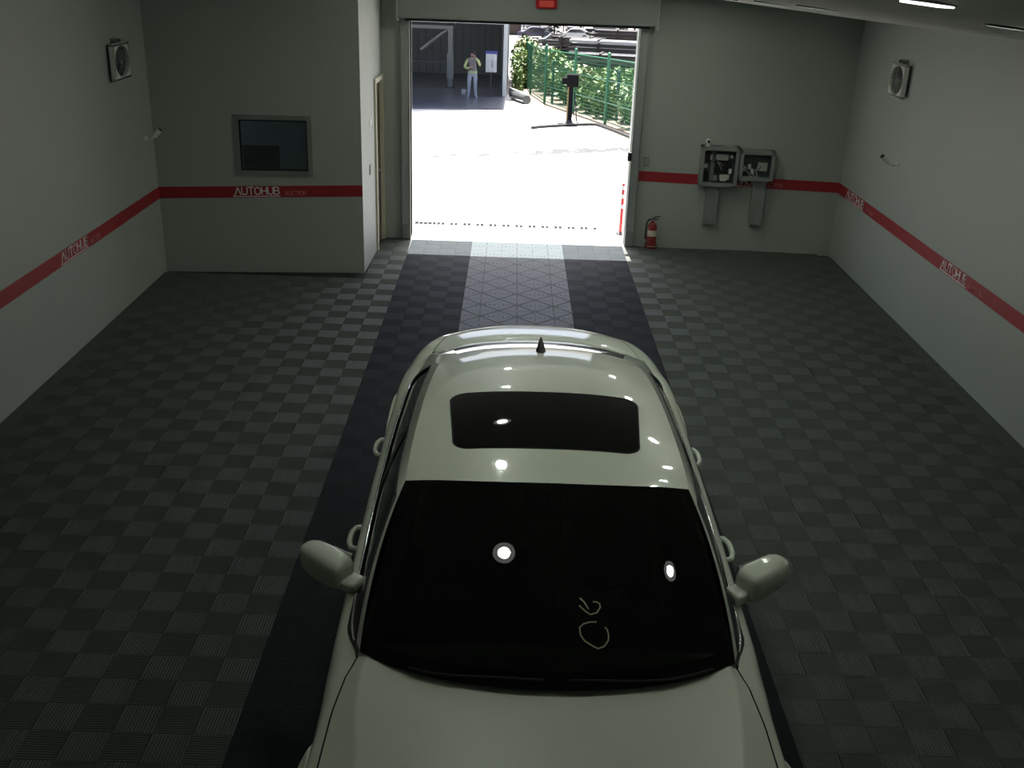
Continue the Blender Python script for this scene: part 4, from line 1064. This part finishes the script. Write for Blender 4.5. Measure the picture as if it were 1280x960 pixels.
rows = [[(-9.2, 29.2, gz(29.2) + .012), (-5, 30.9, gz(30.9) + .012), (-.42, 33.9, gz(33.9) + .012)], [(-9.2, 34, gz(34) + .012), (-5, 34.5, gz(34.5) + .012), (-.42, 35.4, gz(35.4) + .012)]] + rows
gp(MB().grid(rows), 'floor_slab', 'garage_floor')
# two-post lift inside
lf = empty('vehicle_lift', (-2.70, 43.5, gz(43.5) + .013)); tag(lf, 'grey vehicle lift with tall posts and a slanted arm inside the workshop', 'lift')
for x in (0, -2.7):
    po = MB().bbox(x - .10, x + .10, -.10, .10, 0, 2.35, .01).build('post', 'lift_grey', lf)
    MB().bbox(x - .17, x + .17, -.14, .14, 0, .04, .01).build('foot_plate', 'lift_dark', po)
    MB().bbox(x - .14, x + .14, -.16, .02, .35, 1.35, .02).build('carriage', 'lift_grey', po)
MB().box(-2.8, .1, -.06, .06, 2.28, 2.40).build('cross_beam', 'lift_grey', lf)
MB().tube([(-.05, 0, 2.3), (-.55, 0, 1.95), (-1.2, 0, 1.45)], .06, 8).build('slanted_arm', 'lift_grey', lf)
MB().box(-2.6, -.15, -.2, -.1, 1.0, 1.08).build('lift_arm', 'lift_dark', lf)
for x in (-2.2, -5.4):  # added lights, hidden behind the door head, to brighten the workshop interior
    e = empty('workshop_strip_light', (x, 42.6, 3.19)); tag(e, 'white strip light under the workshop ceiling', 'strip light', 'strip lights in the workshop')
    MB().bbox(-.08, .08, -1.6, 1.6, -.05, 0, .01).build('housing', 'garage_white', e); MB().bbox(-.06, .06, -1.55, 1.55, -.075, -.05, .01).build('tube', 'lamp_tube', e)
    ld = bpy.data.lights.new('strip_beam', 'AREA'); ld.shape = 'RECTANGLE'; ld.size = .12; ld.size_y = 3.0; ld.energy = 40; lo = bpy.data.objects.new('strip_beam', ld); COL.objects.link(lo); lo.parent = e; lo.location = (0, 0, -.08)
e = empty('wall_lamp', (-2.85, 49.5, .55)); tag(e, 'small white wall lamp inside the workshop', 'wall lamp')
MB().prism([(-.12, 0, .22), (.12, 0, .22), (.05, 0, -.06), (-.05, 0, -.06)], (0, -.12, 0)).build('shade', 'board_white', e); MB().box(-.03, .03, -.1, 0, -.2, -.06).build('stem', 'board_white', e)
e = empty('paint_can', (-1.98, 40.2, gz(40.2) + .012)); tag(e, 'small white can on the workshop floor near the person', 'can')
MB().lathe([(.09, 0), (.10, .01), (.10, .15), (.09, .16), (.0001, .16)], n=16).build('can_body', 'board_white', e, smooth=40); MB().tube([(-.1, 0, .12), (-.07, 0, .2), (0, 0, .24), (.07, 0, .2), (.1, 0, .12)], .006, 5).build('bail', 'steel_grey', e)
# notice board on a stand
e = empty('notice_stand', (-.95, 39.15, gz(39.15) + .012)); tag(e, 'white notice board with dark blue top on a thin stand', 'sign')
MB().box(-.20, .20, -.02, .02, .88, 1.52).build('board', 'board_white', e); MB().box(-.22, .22, -.03, .03, 1.52, 1.62).build('header', 'board_blue', e)
MB().tube([(.02, -.025, 1.30), (.05, -.025, 1.18), (.03, -.025, 1.05)], .012, 5).build('mark', 'pile_dark', e)
MB().cyl((0, .03, 0), (0, .03, 1.5), .02, .02, 8).build('pole', 'lift_dark', e); MB().lathe([(.18, 0), (.18, .02), (.03, .04)], (0, .03, 0), n=18).build('foot', 'lift_dark', e, smooth=40)
# ------------------------------------------------------------------ person in the workshop doorway
pe = empty('person', (-1.61, 38.62, gz(38.62) + .012)); tag(pe, 'person in lime sleeves, grey vest and pale trousers holding a phone to the face', 'person')
def skin_mesh(name, joints, edges, root, sub=2):
    me = bpy.data.meshes.new(name); me.from_pydata([j[0] for j in joints], edges, [])
    o = bpy.data.objects.new(name, me); COL.objects.link(o)
    md = o.modifiers.new('s', 'SKIN'); md.use_smooth_shade = True
    for i, j in enumerate(joints):
        sv = me.skin_vertices[0].data[i]; sv.radius = j[1] if isinstance(j[1], tuple) else (j[1], j[1]); sv.use_root = (i == root)
    sb = o.modifiers.new('d', 'SUBSURF'); sb.levels = sub; sb.render_levels = sub
    dg = bpy.context.evaluated_depsgraph_get(); dg.update()
    m2 = bpy.data.meshes.new_from_object(o.evaluated_get(dg)); bpy.data.objects.remove(o); return m2
# 1.62 m tall; x sideways, -y towards the camera
J = [((0, 0, .86), (.15, .11)), ((0, .005, 1.02), (.135, .10)), ((0, .0, 1.18), (.155, .105)), ((0, .01, 1.31), (.13, .085)), ((0, .0, 1.385), (.055, .055)), ((0, -.015, 1.45), (.058, .062)),
     ((0, -.02, 1.52), (.075, .088)), ((0, -.012, 1.585), (.060, .072)),
     # legs
     ((-.095, 0, .80), (.10, .10)), ((-.115, -.02, .45), (.068, .070)), ((-.13, .0, .10), (.048, .05)), ((-.145, -.06, .035), (.042, .035)), ((-.155, -.15, .03), (.040, .028)),
     ((.095, 0, .80), (.10, .10)), ((.105, -.02, .45), (.068, .070)), ((.13, -.02, .10), (.048, .05)), ((.16, -.08, .035), (.042, .035)), ((.19, -.16, .03), (.040, .028)),
     # arms: elbows out, hands up at the face
     ((-.19, .01, 1.30), (.068, .065)), ((-.285, -.03, 1.06), (.052, .052)), ((-.20, -.15, 1.03), (.043, .043)), ((-.06, -.20, 1.07), (.032, .034)),
     ((.19, .01, 1.30), (.068, .065)), ((.27, -.08, 1.12), (.052, .052)), ((.20, -.17, 1.28), (.042, .042)), ((.10, -.18, 1.42), (.032, .034))]
Eg = [(0, 1), (1, 2), (2, 3), (3, 4), (4, 5), (5, 6), (6, 7), (0, 8), (8, 9), (9, 10), (10, 11), (11, 12), (0, 13), (13, 14), (14, 15), (15, 16), (16, 17), (3, 18), (18, 19), (19, 20), (20, 21), (3, 22), (22, 23), (23, 24), (24, 25)]
bmsh = skin_mesh('body', J, Eg, 0)
for x in ('trousers', 'sleeve', 'skin', 'shoe', 'vest'): bmsh.materials.append(MATS[x])
for p in bmsh.polygons:
    c = p.center; k = 1
    if c.z < .075: k = 3
    elif c.z < .90 and abs(c.x) < .24: k = 0
    elif c.z > 1.37 and abs(c.x) < .085 and c.y > -.14: k = 2
    elif (Vector(c) - Vector(J[21][0])).length < .055 or (Vector(c) - Vector(J[25][0])).length < .06: k = 2
    p.material_index = k; p.use_smooth = True
bo = bpy.data.objects.new('body', bmsh); COL.objects.link(bo); bo.parent = pe
# vest: torso region pushed outwards
bm = bmesh.new(); bm.from_mesh(bmsh)
bm.normal_update()
kill = [f for f in bm.faces if not (.93 < f.calc_center_median().z < 1.345 and abs(f.calc_center_median().x) < .165 and f.calc_center_median().y > -.125)]
bmesh.ops.delete(bm, geom=kill, context='FACES'); bm.normal_update()
for v in bm.verts: v.co += v.normal * .016
vm = bpy.data.meshes.new('vest'); bm.to_mesh(vm); bm.free(); vm.materials.clear(); vm.materials.append(MATS['vest'])
for p in vm.polygons: p.material_index = 0; p.use_smooth = True
o = bpy.data.objects.new('vest', vm); COL.objects.link(o); o.parent = pe
# shirt hem
m = MB(); rows = []
for z, s in ((.93, 1.0), (.86, 1.04)): rows.append([(.168 * s * math.cos(a), .005 + .128 * s * math.sin(a), z) for a in [2 * math.pi * k / 24 for k in range(25)]])
m.grid(rows); m.build('shirt_hem', 'sleeve', pe, smooth=True)
# hair cap, face features
m = MB(); rows = []
for j in range(8):
    th = R(6 + 84 * j / 7); rows.append([(.088 * math.sin(th) * math.cos(a), -.005 + .098 * math.sin(th) * math.sin(a) + (.012 if math.sin(a) > 0 else .006), 1.535 + .085 * math.cos(th) - (.07 * max(0, math.sin(a)) * (j / 7))) for a in [2 * math.pi * k / 20 for k in range(21)]])
m.grid(rows); m.build('hair', 'hair', pe, smooth=True)
for s in (-1, 1):
    MB().ball((s * .028, -.088, 1.525), (.010, .006, .006)).build('eye', 'hair', pe); MB().ball((s * .074, -.01, 1.51), (.012, .02, .028)).build('ear', 'skin', pe, smooth=True)
MB().ball((0, -.104, 1.50), (.012, .018, .018)).build('nose', 'skin', pe, smooth=True); MB().ball((0, -.092, 1.468), (.022, .006, .005)).build('mouth', 'lamp_red', pe)
# hands: palm and five fingers each
def hand(c, ax, up, side, nm):
    c = Vector(c); ax = Vector(ax).normalized(); up = Vector(up).normalized(); sd = ax.cross(up).normalized() * side
    m = MB(); m.ball(c, .034, M=None)
    for k, L in enumerate((.062, .070, .066, .052)):
        b = c + sd * (-.024 + .016 * k) + ax * .02; m.tube([b, b + ax * L * .5 - up * .008, b + ax * L * .75 - up * .028, b + ax * L * .72 - up * .045], [.0095, .009, .0085, .007], 6)
    b = c - sd * .028; m.tube([b, b + ax * .022 - sd * .016 - up * .012, b + ax * .045 - sd * .006 - up * .034], [.011, .010, .008], 6)
    m.build(nm, 'skin', bo, smooth=True)
hand((.075, -.19, 1.455), (-.6, -.1, .8), (.4, -.8, .3), 1, 'hand')
hand((-.03, -.215, 1.085), (1, -.1, .15), (0, -1, .2), -1, 'hand')
o = MB().bbox(-.036, .036, -.006, .006, -.07, .07, .006).build('phone', 'black_plastic', None); o.matrix_world = Matrix.Translation(Vector(pe.location) + Vector((.045, -.185, 1.475))) @ Matrix.Rotation(R(25), 4, 'Y'); tag(o, 'dark phone held to the face in the raised hand', 'phone')
# ------------------------------------------------------------------ far yard
def far_car(x, y, rz, m, lab, L=4.3, h=1.42, w_=1.75):
    e = empty('parked_car', (x, y, -7.5), rz); tag(e, lab, 'car', 'cars on the far parking ground')
    P = [(-.5, .18), (-.5, .42), (-.47, .52), (-.28, .60), (-.14, .93), (-.05, 1.0), (.18, 1.0), (.30, .92), (.42, .64), (.5, .58), (.5, .18)]
    m1 = MB(); body = [(px * L, pz * h) for px, pz in P[:4]] + [(.42 * L, .62 * h), (.5 * L, .56 * h), (.5 * L, .18 * h)]
    m1.prism([(px, -w_ / 2, pz) for px, pz in body], (0, w_, 0)); m1.build('body', m, e)
    m2 = MB(); cabn = [(-.28 * L, .60 * h), (-.14 * L, .93 * h), (-.05 * L, h), (.18 * L, h), (.30 * L, .92 * h), (.42 * L, .62 * h)]
    m2.prism([(px, -w_ / 2 + .10, pz) for px, pz in cabn], (0, w_ - .2, 0)); m2.build('cabin', m, e)
    m3 = MB(); gl = [(-.24 * L, .63 * h), (-.13 * L, .90 * h), (.17 * L, .93 * h), (.34 * L, .66 * h)]
    m3.prism([(px, -w_ / 2 + .09, pz) for px, pz in gl], (0, w_ - .18, 0)); m3.build('window', 'veh_dark', e)
    for px in (-.31, .31):
        for s in (-1, 1): MB().cyl((px * L, s * w_ / 2 - s * .2, .32), (px * L, s * w_ / 2 + s * .02, .32), .32, n=16).build('wheel', 'dark_rubber', e, smooth=40)
LZ = -7.5
FC = [(2.4, 147, R(2), 'veh_blue', 'dark blue car parked between the brown container and the conifer'), (3.4, 158, R(-60), 'veh_dark', 'dark car parked at an angle behind the dark blue car'),
      (.9, 163, R(-20), 'veh_white', 'white car parked far behind the brown container'), (4.9, 136.0, R(3), 'veh_dark', 'dark car parked broadside in front of the conifer'),
      (8.3, 161, R(-88), 'veh_blue', 'blue car parked end on past the utility pole'), (10.5, 157, R(-88), 'veh_dark', 'dark car parked end on in the row past the utility pole'), (12.7, 154, R(-88), 'veh_blue', 'blue car parked end on beside the white truck'), (8.0, 147, R(-5), 'veh_white', 'white car parked ahead of the end on row'),
      (15.8, 142.5, R(-80), 'veh_white', 'white car parked beyond the concrete pillar')]
for c in FC: far_car(*c)
e = empty('box_truck', (12.4, 147.5, LZ), R(-4)); tag(e, 'white truck with dark blue lower body parked before the concrete pillar', 'truck')
MB().bbox(-2.0, 1.2, -1.0, 1.0, .9, 2.3, .04).build('cargo_box', 'veh_white', e); MB().box(-2.0, 2.2, -.95, .95, .45, .9).build('chassis', 'veh_blue', e)
MB().bbox(1.25, 2.3, -.95, .95, .5, 1.9, .08).build('cab', 'veh_white', e); MB().box(1.5, 2.34, -.97, .97, 1.2, 1.7).build('cab_window', 'veh_dark', e); MB().box(-1.9, 1.1, -1.01, -.99, 1.35, 1.7).build('side_stripe', 'veh_grey', e)
for x in (-1.2, 1.7):
    for s in (-1, 1): MB().cyl((x, s * .75, .42), (x, s * 1.0, .42), .42, n=16).build('wheel', 'dark_rubber', e)
e = empty('storage_container', (-.2, 152, LZ), R(2)); tag(e, 'brown storage container with dark frame behind the tall shrubs', 'container')
MB().box(-.8, .75, -1.2, 1.2, .15, 1.7).build('box', 'container_brown', e)
for x in (-.85, .8, 1.25): MB().box(x - .06, x + .06, -1.25, -1.1, 0, 1.75).build('frame_post', 'pile_dark', e)
MB().box(-.9, 1.3, -1.25, -1.1, 1.7, 1.9).build('frame_beam', 'pile_dark', e); MB().box(-.9, .85, -1.2, 1.2, 0, .15).build('skid', 'pile_dark', e)
e = empty('conifer_tree', (4.95, 139.5, LZ)); tag(e, 'dark green conifer standing alone on the parking ground', 'tree')
m = MB()
for k in range(8):
    z = .2 + .55 * k; r = 1.45 * (1 - k / 12)
    for q in range(90):
        a = rnd.uniform(0, 6.28); rr = r * math.sqrt(rnd.uniform(.1, 1)); p = Vector((rr * math.cos(a), rr * math.sin(a), z + .55 * (1 - rr / max(r, .1)) + rnd.uniform(-.12, .12)))
        u = Vector((math.cos(a), math.sin(a), -.35)).normalized(); v = u.cross(Vector((0, 0, 1))).normalized(); s = .26
        m.add([p - u * s, p + v * s * .5, p + u * s, p - v * s * .5], [(0, 1, 2, 3)])
m.build('needles', 'conifer', e, fix=False); MB().cyl((0, 0, 0), (0, 0, 4.8), .16, .03, 10).build('trunk', 'bark', e)
for i, (x, y, h, r) in enumerate(((-2.5, 172, 4, 1.9), (1.9, 170, 2.4, 1.9), (6.0, 173, 3.2, 1.8), (10.0, 168, 3.0, 1.9), (14.2, 172, 3.2, 1.9), (18.4, 168, 3, 1.9))):
    e = empty('far_tree', (x, y, LZ)); tag(e, 'low sunlit yellow green tree at the far edge of the parking ground', 'tree', 'sunlit trees beyond the parking ground')
    m = MB()
    for k in range(7):
        a = rnd.uniform(0, 6.28); q = rnd.uniform(0, .5) * r; leaf_blob(m, (q * math.cos(a), q * math.sin(a), h * rnd.uniform(.42, .72)), (r * .55, r * .55, h * .27), 70, .22)
    m.build('crown', 'leaf_far', e, fix=False); MB().cyl((0, 0, 0), (0, 0, h * .55), .16, .08, 8).build('trunk', 'bark', e)
e = empty('utility_pole', (7.0, 160, LZ)); tag(e, 'thin utility pole right of the conifer', 'pole'); MB().cyl((0, 0, 0), (0, 0, 7), .10, .07, 10).build('shaft', 'pile_dark', e); MB().box(-.6, .6, -.05, .05, 6.4, 6.5).build('crossarm', 'pile_dark', e)
e = empty('gate_pillar', (14.35, 141, LZ)); tag(e, 'short concrete pillar beyond the stacked beams', 'pillar'); MB().bbox(-.2, .2, -.2, .2, 0, 2.2, .02).build('shaft', 'concrete_edge', e); MB().bbox(-.26, .26, -.26, .26, 2.2, 2.32, .02).build('cap', 'concrete_edge', e)
# stacked beams between hedge and parking ground
def stack(x, y, L, rz, rows_, lab, m1, m2, s=.17):
    e = empty('beam_stack', (x, y, -1.83), rz); tag(e, lab, 'stack', 'stacked beams beyond the hedge')
    k = 0
    for r_ in range(rows_):
        for c in range(4):
            x0 = rnd.uniform(-.35, .35); MB().bbox(-L / 2 + x0, L / 2 + x0, c * .26 - s / 2, c * .26 + s / 2, r_ * (s + .05) + .01, r_ * (s + .05) + s, .01).build('beam', m1 if (k + r_) % 3 else m2, e); k += 1
        for q in (-.3, .3): MB().box(q * L - .04, q * L + .04, -.1, .88, r_ * (s + .05) + s, r_ * (s + .05) + s + .05).build('spacer', 'pile_brown', e)
stack(4.9, 45.6, 4.6, R(-12), 8, 'dark stacked beams right behind the hedge', 'pile_dark', 'veh_grey', .13)
stack(5.4, 49.6, 5.6, R(-10), 10, 'tall dark stacked beams with a few pale ones', 'pile_dark', 'veh_white', .12)
stack(7.2, 55.0, 7.0, R(-8), 10, 'brown stacked beams nearest the parking ground', 'pile_brown', 'pile_dark', .13)
stack(2.9, 53.5, 2.4, R(-14), 9, 'short dark stacked beams behind the tall shrubs', 'pile_dark', 'pile_brown', .12)
